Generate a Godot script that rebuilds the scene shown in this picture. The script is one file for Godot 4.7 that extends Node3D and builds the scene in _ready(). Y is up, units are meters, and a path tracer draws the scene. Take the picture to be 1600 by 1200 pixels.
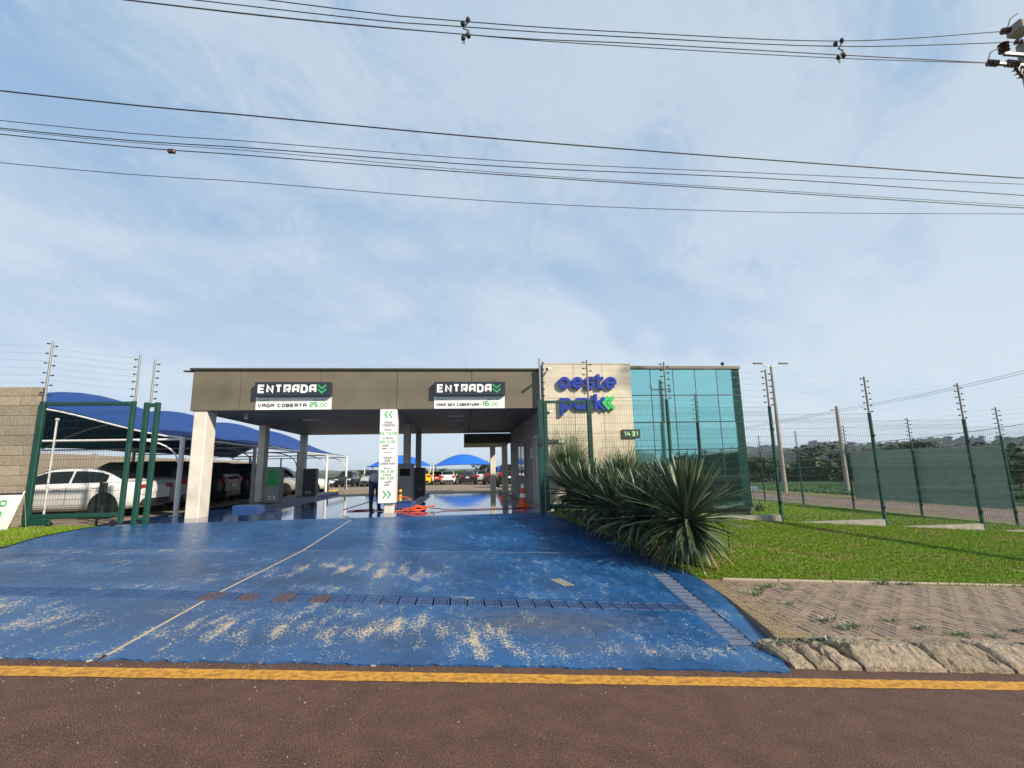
extends Node3D
# A parking lot entrance in daylight. World: x right along the facade, -z into the lot, y up, metres.

var M := {}
var used := {}
var rng := RandomNumberGenerator.new()
var leaf_meshes := []
var nz := FastNoiseLite.new()

# ---------------------------------------------------------------- mesh builder
class B:
	var v := PackedVector3Array()
	var n := PackedVector3Array()
	var uv := PackedVector2Array()
	var col := PackedColorArray()
	var t := Transform3D.IDENTITY
	var has_uv := false
	var has_col := false
	var cur := Color.WHITE
	func tri(a: Vector3, b: Vector3, c: Vector3) -> void:   # counter-clockwise seen from outside
		a = t * a; b = t * b; c = t * c
		v.append(a); v.append(c); v.append(b)
		var k := (b - a).cross(c - a).normalized()
		n.append(k); n.append(k); n.append(k)
		if has_col:
			col.append(cur); col.append(cur); col.append(cur)
	func tris(a: Vector3, b: Vector3, c: Vector3, na: Vector3, nb: Vector3, nc: Vector3) -> void:
		v.append(t * a); v.append(t * c); v.append(t * b)
		n.append((t.basis * na).normalized()); n.append((t.basis * nc).normalized()); n.append((t.basis * nb).normalized())
		if has_col:
			col.append(cur); col.append(cur); col.append(cur)
	func q(a: Vector3, b: Vector3, c: Vector3, d: Vector3) -> void:
		tri(a, b, c); tri(a, c, d)
	func tuv(a: Vector3, b: Vector3, c: Vector3, ua: Vector2, ub: Vector2, uc: Vector2) -> void:
		has_uv = true
		tri(a, b, c)
		uv.append(ua); uv.append(uc); uv.append(ub)
	func box(c: Vector3, s: Vector3) -> void:
		var h := s * 0.5
		var p := []
		for i in 8:
			p.append(c + Vector3(h.x if i & 1 else -h.x, h.y if i & 2 else -h.y, h.z if i & 4 else -h.z))
		q(p[4], p[5], p[7], p[6]); q(p[1], p[0], p[2], p[3]); q(p[5], p[1], p[3], p[7])
		q(p[0], p[4], p[6], p[2]); q(p[6], p[7], p[3], p[2]); q(p[0], p[1], p[5], p[4])
	func box2(a: Vector3, b: Vector3) -> void:
		box((a + b) * 0.5, (b - a).abs())
	func cbox(c: Vector3, s: Vector3, e: float) -> void:    # chamfered box
		var h := s * 0.5
		var f := func(ax: int, sg: float) -> void:
			var u := (ax + 1) % 3
			var w := (ax + 2) % 3
			var o := []
			for k in [[-1, -1], [1, -1], [1, 1], [-1, 1]]:
				var p := Vector3.ZERO
				p[ax] = sg * h[ax]; p[u] = k[0] * (h[u] - e); p[w] = k[1] * (h[w] - e)
				o.append(c + p)
			if sg > 0: q(o[0], o[1], o[2], o[3])
			else: q(o[3], o[2], o[1], o[0])
		for ax in 3:
			f.call(ax, 1.0); f.call(ax, -1.0)
		for ax in 3:
			var u := (ax + 1) % 3
			var w := (ax + 2) % 3
			for su in [-1.0, 1.0]:
				for sw in [-1.0, 1.0]:
					var pts := []
					for k in [[1, 0, -1], [1, 0, 1], [0, 1, 1], [0, 1, -1]]:
						var p := Vector3.ZERO
						p[u] = su * (h[u] - (0.0 if k[0] else e)); p[w] = sw * (h[w] - (0.0 if k[1] else e)); p[ax] = k[2] * (h[ax] - e)
						pts.append(c + p)
					if su * sw > 0: q(pts[3], pts[2], pts[1], pts[0])
					else: q(pts[0], pts[1], pts[2], pts[3])
		for sx in [-1.0, 1.0]:
			for sy in [-1.0, 1.0]:
				for sz in [-1.0, 1.0]:
					var a := c + Vector3(sx * h.x, sy * (h.y - e), sz * (h.z - e))
					var b := c + Vector3(sx * (h.x - e), sy * h.y, sz * (h.z - e))
					var d := c + Vector3(sx * (h.x - e), sy * (h.y - e), sz * h.z)
					if sx * sy * sz > 0: tri(a, b, d)
					else: tri(a, d, b)
	func frame(d: Vector3) -> Basis:
		d = d.normalized()
		var r := (Vector3.UP if absf(d.y) < 0.95 else Vector3.RIGHT).cross(d).normalized()
		return Basis(r, d, r.cross(d))
	func cyl(a: Vector3, b: Vector3, r1: float, r2: float, k := 8, caps := true) -> void:
		var f := frame(b - a)
		var pa := []
		var pb := []
		var nn := []
		for i in k:
			var g := TAU * i / k
			var d := f.x * cos(g) + f.z * sin(g)
			pa.append(a + d * r1); pb.append(b + d * r2); nn.append(d)
		for i in k:
			var j := (i + 1) % k
			tris(pa[i], pb[i], pb[j], nn[i], nn[i], nn[j])
			tris(pa[i], pb[j], pa[j], nn[i], nn[j], nn[j])
		if caps:
			for i in range(1, k - 1):
				tri(pa[0], pa[i], pa[i + 1]); tri(pb[0], pb[i + 1], pb[i])
	func tube(pts: Array, r: float, k := 6, closed := false) -> void:
		var rings := []
		var nrm := []
		var m := pts.size()
		var up := Vector3.UP
		for i in m:
			var d: Vector3
			if closed: d = pts[(i + 1) % m] - pts[(i + m - 1) % m]
			else: d = pts[mini(i + 1, m - 1)] - pts[maxi(i - 1, 0)]
			d = d.normalized()
			if i == 0: up = frame(d).x
			var x := (up - d * up.dot(d)).normalized()
			up = x
			var y := d.cross(x)
			var ring := []
			var rn := []
			for j in k:
				var g := TAU * j / k
				var o := x * cos(g) + y * sin(g)
				ring.append(pts[i] + o * r); rn.append(o)
			rings.append(ring); nrm.append(rn)
		for i in (m if closed else m - 1):
			var i2 := (i + 1) % m
			for j in k:
				var j2 := (j + 1) % k
				tris(rings[i][j], rings[i][j2], rings[i2][j2], nrm[i][j], nrm[i][j2], nrm[i2][j2])
				tris(rings[i][j], rings[i2][j2], rings[i2][j], nrm[i][j], nrm[i2][j2], nrm[i2][j])
	func wire(a: Vector3, b: Vector3, r: float) -> void:     # three-sided, no caps
		cyl(a, b, r, r, 3, false)
	func lathe(prof: Array, k := 16, axis := Vector3.UP, at := Vector3.ZERO) -> void:  # prof of Vector2(radius, along)
		var f := frame(axis)
		for i in prof.size() - 1:
			var a: Vector2 = prof[i]
			var b: Vector2 = prof[i + 1]
			var dn := Vector2(b.y - a.y, a.x - b.x).normalized()
			for j in k:
				var g0 := TAU * j / k
				var g1 := TAU * (j + 1) / k
				var d0 := f.x * cos(g0) + f.z * sin(g0)
				var d1 := f.x * cos(g1) + f.z * sin(g1)
				var p0 := at + d0 * a.x + f.y * a.y
				var p1 := at + d1 * a.x + f.y * a.y
				var p2 := at + d1 * b.x + f.y * b.y
				var p3 := at + d0 * b.x + f.y * b.y
				var n0 := d0 * dn.x + f.y * dn.y
				var n1 := d1 * dn.x + f.y * dn.y
				if a.x > 1e-5: tris(p0, p2, p1, n0, n1, n1)
				if b.x > 1e-5: tris(p0, p3, p2, n0, n0, n1)
	func ball(c: Vector3, r: Vector3, k := 8) -> void:
		var p := []
		for i in k + 1:
			var a := -PI / 2 + PI * i / k
			p.append([cos(a), sin(a)])
		var m := k * 2
		for i in k:
			for j in m:
				var pts := []
				for s in [[i, j], [i, j + 1], [i + 1, j + 1], [i + 1, j]]:
					var g: float = TAU * s[1] / m
					pts.append(Vector3(p[s[0]][0] * cos(g), p[s[0]][1], p[s[0]][0] * sin(g)))
				tris(c + pts[0] * r, c + pts[2] * r, c + pts[1] * r, pts[0], pts[2], pts[1])
				tris(c + pts[0] * r, c + pts[3] * r, c + pts[2] * r, pts[0], pts[3], pts[2])
	func prism(poly: PackedVector2Array, z0: float, z1: float) -> void:   # polygon in xy, extruded z0..z1
		if Geometry2D.is_polygon_clockwise(poly): poly.reverse()
		var id := Geometry2D.triangulate_polygon(poly)
		for i in range(0, id.size(), 3):
			var a := poly[id[i]]
			var b := poly[id[i + 1]]
			var c := poly[id[i + 2]]
			if (b - a).cross(c - a) < 0:
				var s := b
				b = c; c = s
			tri(Vector3(a.x, a.y, z1), Vector3(b.x, b.y, z1), Vector3(c.x, c.y, z1))
			tri(Vector3(a.x, a.y, z0), Vector3(c.x, c.y, z0), Vector3(b.x, b.y, z0))
		for i in poly.size():
			var a := poly[i]
			var b := poly[(i + 1) % poly.size()]
			q(Vector3(a.x, a.y, z0), Vector3(b.x, b.y, z0), Vector3(b.x, b.y, z1), Vector3(a.x, a.y, z1))
	func stroke(pts: Array, hw: float, z0: float, z1: float) -> void:     # a pen stroke with square ends, extruded
		var m := pts.size()
		var closed: bool = pts[0] == pts[m - 1]
		if closed: m -= 1
		var L := []
		var R := []
		for i in m:
			var p: Vector2 = pts[i]
			var a: Vector2 = pts[(i + m - 1) % m] if (closed or i > 0) else p
			var c: Vector2 = pts[(i + 1) % m] if (closed or i < m - 1) else p
			var d1 := (p - a).normalized() if a != p else (c - p).normalized()
			var d2 := (c - p).normalized() if c != p else d1
			var nn := (d1.orthogonal() + d2.orthogonal()).normalized()
			var s := hw / maxf(0.66, nn.dot(d1.orthogonal()))
			L.append(p + nn * s); R.append(p - nn * s)
		for i in (m if closed else m - 1):
			var j := (i + 1) % m
			var w := func(p: Vector2, z: float) -> Vector3: return Vector3(p.x, p.y, z)
			# orthogonal() turns y up: left of the direction is +nn when seen in xy
			var fl: Vector2 = L[i]
			var fr: Vector2 = R[i]
			var gl: Vector2 = L[j]
			var gr: Vector2 = R[j]
			if (gl - fl).cross(fr - fl) > 0:
				var tmp := fl
				fl = fr; fr = tmp; tmp = gl; gl = gr; gr = tmp
			q(w.call(fr, z1), w.call(gr, z1), w.call(gl, z1), w.call(fl, z1))
			q(w.call(fl, z1), w.call(gl, z1), w.call(gl, z0), w.call(fl, z0))
			q(w.call(gr, z1), w.call(fr, z1), w.call(fr, z0), w.call(gr, z0))
			if not closed and i == 0: q(w.call(fr, z1), w.call(fl, z1), w.call(fl, z0), w.call(fr, z0))
			if not closed and i == m - 2: q(w.call(gl, z1), w.call(gr, z1), w.call(gr, z0), w.call(gl, z0))
	func grid(p: Array, uvs := []) -> void:                 # rows of points; smooth normals; p[i][j] x p[i][j+1] x p[i+1][j] outward
		var R := p.size()
		var C: int = p[0].size()
		var nn := []
		for i in R:
			var row := []
			for j in C:
				var du: Vector3 = p[i][mini(j + 1, C - 1)] - p[i][maxi(j - 1, 0)]
				var dv: Vector3 = p[mini(i + 1, R - 1)][j] - p[maxi(i - 1, 0)][j]
				row.append(du.cross(dv).normalized())
			nn.append(row)
		for i in R - 1:
			for j in C - 1:
				tris(p[i][j], p[i][j + 1], p[i + 1][j + 1], nn[i][j], nn[i][j + 1], nn[i + 1][j + 1])
				tris(p[i][j], p[i + 1][j + 1], p[i + 1][j], nn[i][j], nn[i + 1][j + 1], nn[i + 1][j])
				if uvs.size():
					has_uv = true
					for s in [[i, j], [i + 1, j + 1], [i, j + 1], [i, j], [i + 1, j], [i + 1, j + 1]]: uv.append(uvs[s[0]][s[1]])
	func mesh() -> ArrayMesh:
		var a := []
		a.resize(Mesh.ARRAY_MAX)
		a[Mesh.ARRAY_VERTEX] = v
		a[Mesh.ARRAY_NORMAL] = n
		if has_uv and uv.size() == v.size(): a[Mesh.ARRAY_TEX_UV] = uv
		if has_col and col.size() == v.size(): a[Mesh.ARRAY_COLOR] = col
		var m := ArrayMesh.new()
		m.add_surface_from_arrays(Mesh.PRIMITIVE_TRIANGLES, a)
		return m

# ---------------------------------------------------------------- nodes
func numbered(parent: Node, called: String) -> String:
	var key := str(parent.get_instance_id()) + called
	var k: int = used.get(key, 0)
	used[key] = k + 1
	return called if k == 0 else "%s_%03d" % [called, k]

func thing(called: String, label: String, category: String, at := Vector3.ZERO, turn := 0.0, group := "") -> Node3D:
	var o := Node3D.new()
	o.name = numbered(self, called)
	add_child(o)
	o.position = at
	o.rotation.y = turn
	o.set_meta("label", label); o.set_meta("category", category)
	if group: o.set_meta("group", group)
	return o

func structure(called: String, at := Vector3.ZERO) -> Node3D:
	var o := Node3D.new()
	o.name = numbered(self, called)
	add_child(o)
	o.position = at
	o.set_meta("kind", "structure")
	return o

func put(called: String, m: Mesh, mt: Material, parent: Node = null, at := Transform3D.IDENTITY) -> MeshInstance3D:
	if parent == null: parent = self
	var o := MeshInstance3D.new()
	o.name = numbered(parent, called)
	o.mesh = m
	o.material_override = mt
	o.transform = at
	parent.add_child(o)
	return o

func part(called: String, b: B, mt: Material, parent: Node = null, at := Transform3D.IDENTITY) -> MeshInstance3D:
	return put(called, b.mesh(), mt, parent, at)

func bx(called: String, a: Vector3, b: Vector3, mt: Material, parent: Node = null, e := 0.0) -> MeshInstance3D:
	var k := B.new()
	if e > 0.0: k.cbox((a + b) * 0.5, (b - a).abs(), e)
	else: k.box2(a, b)
	return part(called, k, mt, parent)

func copy(o: Node3D, base: String, label := "", group := "") -> Node3D:
	var c: Node3D = o.duplicate()
	c.name = numbered(self, base)
	add_child(c)
	if label: c.set_meta("label", label)
	if group: c.set_meta("group", group)
	return c

# ---------------------------------------------------------------- materials
func lin(r: float, g: float, b: float) -> Color:
	return Color(r, g, b).linear_to_srgb()

func flat(r: float, g: float, b: float, rough := 0.6, metal := 0.0) -> StandardMaterial3D:
	var m := StandardMaterial3D.new()
	m.albedo_color = lin(r, g, b)
	m.roughness = rough
	m.metallic = metal
	return m

func noise_bytes(size: int, freq: float, octaves: int, sd: int) -> PackedByteArray:
	var f := FastNoiseLite.new()
	f.seed = sd
	f.noise_type = FastNoiseLite.TYPE_SIMPLEX_SMOOTH
	f.frequency = freq
	f.fractal_octaves = octaves
	return f.get_seamless_image(size, size).get_data()

# colour texture: coarse and fine noise between three linear colours
func mottled(size: int, c0: Color, c1: Color, c2: Color, f1: float, f2: float, sd: int, fine := 0.5, speck := 0.0) -> ImageTexture:
	var a := noise_bytes(size, f1, 4, sd)
	var b := noise_bytes(size, f2, 2, sd + 7)
	var lut := PackedByteArray()
	lut.resize(256 * 3)
	for i in 256:
		var t := clampf((i / 255.0 - 0.5) * 1.5 + 0.5, 0, 1)
		var c := c0.lerp(c1, t * 2.0) if t < 0.5 else c1.lerp(c2, t * 2.0 - 1.0)
		c = c.linear_to_srgb()
		lut[i * 3] = int(c.r * 255); lut[i * 3 + 1] = int(c.g * 255); lut[i * 3 + 2] = int(c.b * 255)
	var out := PackedByteArray()
	out.resize(size * size * 3)
	var k := 0
	for i in size * size:
		var t := clampi(int(a[i] * (1.0 - fine) + b[i] * fine + ((rng.randi() & 255) - 128) * speck), 0, 255) * 3
		out[k] = lut[t]; out[k + 1] = lut[t + 1]; out[k + 2] = lut[t + 2]
		k += 3
	var im := Image.create_from_data(size, size, false, Image.FORMAT_RGB8, out)
	im.generate_mipmaps()
	return ImageTexture.create_from_image(im)

func bumps(size: int, freq: float, octaves: int, sd: int, strength: float) -> ImageTexture:
	var im := Image.create_from_data(size, size, false, Image.FORMAT_L8, noise_bytes(size, freq, octaves, sd))
	im.convert(Image.FORMAT_RGBA8)
	im.bump_map_to_normal_map(strength)
	im.generate_mipmaps()
	return ImageTexture.create_from_image(im)

func tri_mat(tex: Texture2D, metres: float, rough := 0.8, nrm: Texture2D = null, depth := 1.0) -> StandardMaterial3D:
	var m := StandardMaterial3D.new()
	m.albedo_texture = tex
	m.uv1_triplanar = true
	m.uv1_world_triplanar = true
	m.uv1_scale = Vector3.ONE / metres
	m.roughness = rough
	if nrm:
		m.normal_enabled = true
		m.normal_texture = nrm
		m.normal_scale = depth
	return m

# ---------------------------------------------------------------- camera, sky, sun
func set_view() -> void:
	var cam := Camera3D.new()
	cam.name = "camera"
	cam.transform = Transform3D(Basis(Vector3(0.99485929, -0.01976746, 0.09931891), Vector3(0.00218815, 0.98473036, 0.17407279), Vector3(-0.10124332, -0.17296061, 0.97971139)), Vector3(0, 1.6, 0))
	cam.fov = 76.58
	cam.near = 0.05
	cam.far = 6000.0
	add_child(cam)
	cam.current = true
	var env := Environment.new()
	env.background_mode = Environment.BG_SKY
	var sky := Sky.new()
	var pm := PanoramaSkyMaterial.new()
	pm.panorama = sky_image()
	sky.sky_material = pm
	env.sky = sky
	env.tonemap_mode = Environment.TONE_MAPPER_LINEAR
	env.tonemap_exposure = EXPOSURE
	env.ambient_light_source = Environment.AMBIENT_SOURCE_SKY
	env.sdfgi_enabled = true
	env.ssao_enabled = true
	env.ssil_enabled = true
	env.fog_enabled = true
	env.fog_density = 0.00022
	env.fog_light_color = Color(0.80, 0.86, 0.93)
	var we := WorldEnvironment.new()
	we.name = "world_environment"
	we.environment = env
	add_child(we)
	var sun := DirectionalLight3D.new()
	sun.name = "sun"
	var s := Vector3(0.613, 0.53, 0.585).normalized()      # towards the sun: behind the camera, to the right
	sun.look_at_from_position(Vector3.ZERO, -s, Vector3.UP)
	sun.light_color = Color(1.0, 0.94, 0.85)
	sun.light_energy = SUN
	sun.light_angular_distance = 1.5
	sun.shadow_enabled = true
	add_child(sun)

const EXPOSURE := 1.3
const SUN := 1.6

func sky_image() -> ImageTexture:
	var w := 1536
	var h := 768
	var f1 := FastNoiseLite.new()
	f1.seed = 11; f1.frequency = 1.15; f1.fractal_octaves = 4; f1.fractal_gain = 0.45
	f1.domain_warp_enabled = true; f1.domain_warp_amplitude = 0.5; f1.domain_warp_frequency = 0.8
	var f2 := FastNoiseLite.new()
	f2.seed = 29; f2.frequency = 2.6; f2.fractal_octaves = 4
	var out := PackedByteArray()
	out.resize(w * h * 3)
	var hi := Color(0.180, 0.325, 0.520)      # clear blue overhead
	var mid := Color(0.295, 0.415, 0.590)
	var lo := Color(0.555, 0.645, 0.725)      # pale towards the horizon
	var cl := Color(0.470, 0.548, 0.615)      # thin cloud veil
	var k := 0
	for j in h:
		var phi := PI * (j + 0.5) / h
		var y := cos(phi)
		var r := sin(phi)
		for i in w:
			var g := TAU * (i + 0.5) / w
			var d := Vector3(sin(g) * r, y, -cos(g) * r)
			var c: Color
			if y < -0.02:
				c = Color(0.16, 0.17, 0.15)
			else:
				var e := maxf(y, 0.0)
				c = lo.lerp(mid, clampf(e / 0.36, 0, 1)) if e < 0.36 else mid.lerp(hi, clampf((e - 0.36) / 0.45, 0, 1))
				# a high veil of cirrus on a plane overhead
				var q := 1.0 / (e + 0.22)
				var px := d.x * q
				var pz := d.z * q
				var a := f1.get_noise_3d(px * 0.75 + pz * 0.25, pz * 0.62, 0.3)
				var b := f2.get_noise_3d(px * 0.9, pz * 1.6 + px * 0.7, 4.0)
				var veil := clampf(0.60 + a * 1.05 + b * 0.20 + 0.34 * d.x + 0.25 * maxf(0.0, d.dot(Vector3(0.61, 0.53, 0.585))), 0.0, 1.0)
				veil = veil * veil * (3.0 - 2.0 * veil)
				c = c.lerp(cl.lerp(lo, clampf(1.0 - e * 1.8, 0, 1)), veil * 0.84)
			c = c.linear_to_srgb()
			out[k] = int(c.r * 255.0); out[k + 1] = int(c.g * 255.0); out[k + 2] = int(c.b * 255.0)
			k += 3
	return ImageTexture.create_from_image(Image.create_from_data(w, h, false, Image.FORMAT_RGB8, out))

# ---------------------------------------------------------------- heights
const KD := [[-4.3, .03, -.072], [-6.2, .10, -.066], [-9.2, .157, -.045], [-13.0, .45, 0.0], [-25.0, .45, 0.0], [-56.0, 0.08, 0.0], [-300.0, -1.0, 0.0]]
const KL := [[-4.3, .16, -.072], [-6.2, .13, -.066], [-7.4, .14, -.064], [-12.3, .70, -.07], [-60.0, .70, -.07]]
func prof(K: Array, x: float, z: float) -> float:
	if z >= K[0][0]: return K[0][1] + K[0][2] * x
	for i in K.size() - 1:
		var a: Array = K[i]
		var b: Array = K[i + 1]
		if z >= b[0]:
			var t: float = (z - a[0]) / (b[0] - a[0])
			return lerpf(a[1], b[1], t) + lerpf(a[2], b[2], t) * x
	return K[-1][1] + K[-1][2] * x
func HD(x: float, z: float) -> float: return prof(KD, x, z)
func HL(x: float, z: float) -> float: return prof(KL, x, z)
func HR(x: float, _z := 0.0) -> float: return .018 - .072 * clampf(x, -40, 40)

func far_height(x: float, z: float) -> float:
	var r := Vector2(x, z + 10.0).length()
	var front := -.072 * clampf(x, -40, 18) - .55
	var back := .70 - .07 * clampf(x, 3, 18.2) - .55
	var y := lerpf(front, back, smoothstep(-12.0, -22.0, z))
	var right := lerpf(smoothstep(14.0, 45.0, x), smoothstep(.30, .50, atan2(x, -z - 10.0)) if z < -20.0 else smoothstep(14.0, 45.0, x), smoothstep(60.0, 110.0, r))
	y -= right * (0.010 * clampf(r - 30.0, 0, 60))
	y -= right * 10.5 * smoothstep(78.0, 150.0, r)
	y += (1.0 - right) * (-1.2 * smoothstep(50, 120, r) + 1.6 * smoothstep(150, 420, r))
	var n := nz.get_noise_2d(x * 0.9, z * 0.9)
	var n2 := nz.get_noise_2d(x * 0.35 + 500.0, z * 0.35)
	y += smoothstep(450.0, 1500.0, r) * right * (44.0 + 26.0 * n2 + 8.0 * n)
	y += smoothstep(500.0, 1500.0, r) * (1.0 - right) * (5.0 + 8.0 * n2)
	y += smoothstep(60.0, 300.0, r) * 1.2 * n
	return y

# ---------------------------------------------------------------- materials of the place
func blue_paint() -> StandardMaterial3D:
	var w := 1560
	var h := 1128
	var get := func(freq: float, oct: int, sd: int) -> PackedByteArray:
		var f := FastNoiseLite.new()
		f.seed = sd; f.frequency = freq; f.fractal_octaves = oct
		return f.get_image(w, h).get_data()
	var fine: PackedByteArray = get.call(0.30, 2, 3)
	var mid: PackedByteArray = get.call(0.045, 4, 5)
	var coarse: PackedByteArray = get.call(0.006, 4, 8)
	# where the paint has worn off down to the pale concrete: [x, z, rx, rz, amount]
	var worn := [[.72, -5.4, .5, .35, .50], [1.36, -5.3, .5, .3, .42], [2.1, -5.6, .4, .2, .48], [2.35, -4.75, .5, .12, .58], [1.7, -4.65, .5, .1, .5], [.2, -4.6, 1.5, .12, .45],
		[-3.3, -7.0, .5, .5, .42], [-5.5, -7.9, 1.3, .35, .46], [-4.6, -5.5, .9, .35, .58], [-3.6, -5.1, .6, .35, .58], [-6.6, -8.7, 1.2, .28, .55], [-3.0, -5.6, .5, .25, .52], [-1.7, -6.5, 1.0, .2, .42], [-4.9, -9.0, 1.6, .14, .52], [-.5, -8.6, .8, .2, .38], [-6.0, -5.5, 1.0, .4, .6], [-1.2, -5.0, 1.7, .30, .55], [-1.3, -5.5, 1.5, .35, .45]]
	for k in 13:                                            # tyre-worn streaks along the way in
		var x := -2.75 + k * .26
		worn.append([x, -4.95 - .25 * fposmod(k * .37, 1.0), .10 + .05 * fposmod(k * .61, 1.0), .30 + .28 * fposmod(k * .43, 1.0), .74 + .36 * fposmod(k * .71, 1.0)])
	for k in 9:
		var x := -2.6 + k * .29
		worn.append([x, -7.3 - .6 * fposmod(k * .47, 1.0), .09 + .06 * fposmod(k * .31, 1.0), .35 + .5 * fposmod(k * .77, 1.0), .62 + .36 * fposmod(k * .53, 1.0)])
	var film := [[.75, -5.4, .8, .42, .9], [.1, -5.2, .7, .4, .5], [1.5, -5.45, .7, .3, .6], [-1.2, -5.0, 1.6, .5, .45], [-1.5, -7.4, 1.4, 1.0, .3], [-4.5, -5.4, 1.5, .5, .45], [1.4, -4.75, 1.2, .2, .5]]
	var gw := 130
	var gh := 94
	var wg := PackedFloat32Array()
	var fg := PackedFloat32Array()
	wg.resize((gw + 1) * (gh + 1)); fg.resize((gw + 1) * (gh + 1))
	for j in gh + 1:
		for i in gw + 1:
			var x := i * 0.1 - 9.0
			var z := j * 0.1 - 13.4
			var s := 0.17 if z > -9.2 else 0.06
			if z > -6.3: s += 0.03
			for k in worn: s = maxf(s, k[4] * exp(-0.9 * (pow((x - k[0]) / k[2], 2) + pow((z - k[1]) / k[3], 2))) + 0.03)
			var g := 0.04 + 0.34 * smoothstep(0.8, -3.0, x) * smoothstep(-11.0, -7.0, z)
			for k in film: g = maxf(g, k[4] * exp(-(pow((x - k[0]) / k[2], 2) + pow((z - k[1]) / k[3], 2))))
			wg[j * (gw + 1) + i] = s; fg[j * (gw + 1) + i] = g
	var out := PackedByteArray()
	out.resize(w * h * 3)
	var rr := PackedByteArray()
	rr.resize(w * h)
	var hh := PackedByteArray()
	hh.resize(w * h)
	var c_a := Color(.008, .044, .130)
	var c_b := Color(.014, .098, .280)
	var c_film := Color(.085, .088, .098)
	var lut := PackedByteArray()
	lut.resize(64 * 16 * 3)
	for a in 64:
		for f in 16:
			var c := c_a.lerp(c_b, a / 63.0).lerp(c_film, f / 15.0).linear_to_srgb()
			var o := (a * 16 + f) * 3
			lut[o] = int(c.r * 255); lut[o + 1] = int(c.g * 255); lut[o + 2] = int(c.b * 255)
	for j in h:
		var gy := j * gh / h
		var fy := float(j) * gh / h - gy
		for i in w:
			var gx := i * gw / w
			var fx := float(i) * gw / w - gx
			var q := gy * (gw + 1) + gx
			var s := lerpf(lerpf(wg[q], wg[q + 1], fx), lerpf(wg[q + gw + 1], wg[q + gw + 2], fx), fy)
			var k := j * w + i
			var ks := (j / 3) * w + i
			var n := (fine[(j / 2) * w + i] * 0.38 + mid[ks] * 0.36 + (rng.randi() & 255) * 0.26) / 255.0
			var o := k * 3
			if n + (int(coarse[k]) - 128) * 0.0009 > 0.775 - s * 0.305:
				var t := fine[k] + ((i * 7 + j * 13) & 31)
				out[o] = 138 + (t >> 3) * 2; out[o + 1] = 122 + (t >> 3) * 2; out[o + 2] = 99 + (t >> 3) * 2
				rr[k] = 190; hh[k] = 40 + (fine[k] >> 3)
			else:
				var f := lerpf(lerpf(fg[q], fg[q + 1], fx), lerpf(fg[q + gw + 1], fg[q + gw + 2], fx), fy)
				var fi := clampi(int(f * (mid[k] / 255.0 + 0.3) * 13.0), 0, 15)
				var a := clampi((int(coarse[k]) + (mid[k] >> 1) + (fine[k] >> 2) - 90) >> 2, 0, 63)
				var u := (a * 16 + fi) * 3
				out[o] = lut[u]; out[o + 1] = lut[u + 1]; out[o + 2] = lut[u + 2]
				rr[k] = clampi(56 + (mid[k] >> 2) + fi * 5, 0, 255); hh[k] = 120 + (mid[k] >> 2)
	var m := StandardMaterial3D.new()
	m.albedo_texture = ImageTexture.create_from_image(Image.create_from_data(w, h, false, Image.FORMAT_RGB8, out))
	m.roughness_texture = ImageTexture.create_from_image(Image.create_from_data(w, h, false, Image.FORMAT_L8, rr))
	m.roughness_texture_channel = BaseMaterial3D.TEXTURE_CHANNEL_RED
	m.roughness = 1.0
	var hi := Image.create_from_data(w, h, false, Image.FORMAT_L8, hh)
	hi.convert(Image.FORMAT_RGBA8)
	hi.bump_map_to_normal_map(2.0)
	m.normal_enabled = true
	m.normal_texture = ImageTexture.create_from_image(hi)
	m.normal_scale = 0.16
	return m

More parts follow.
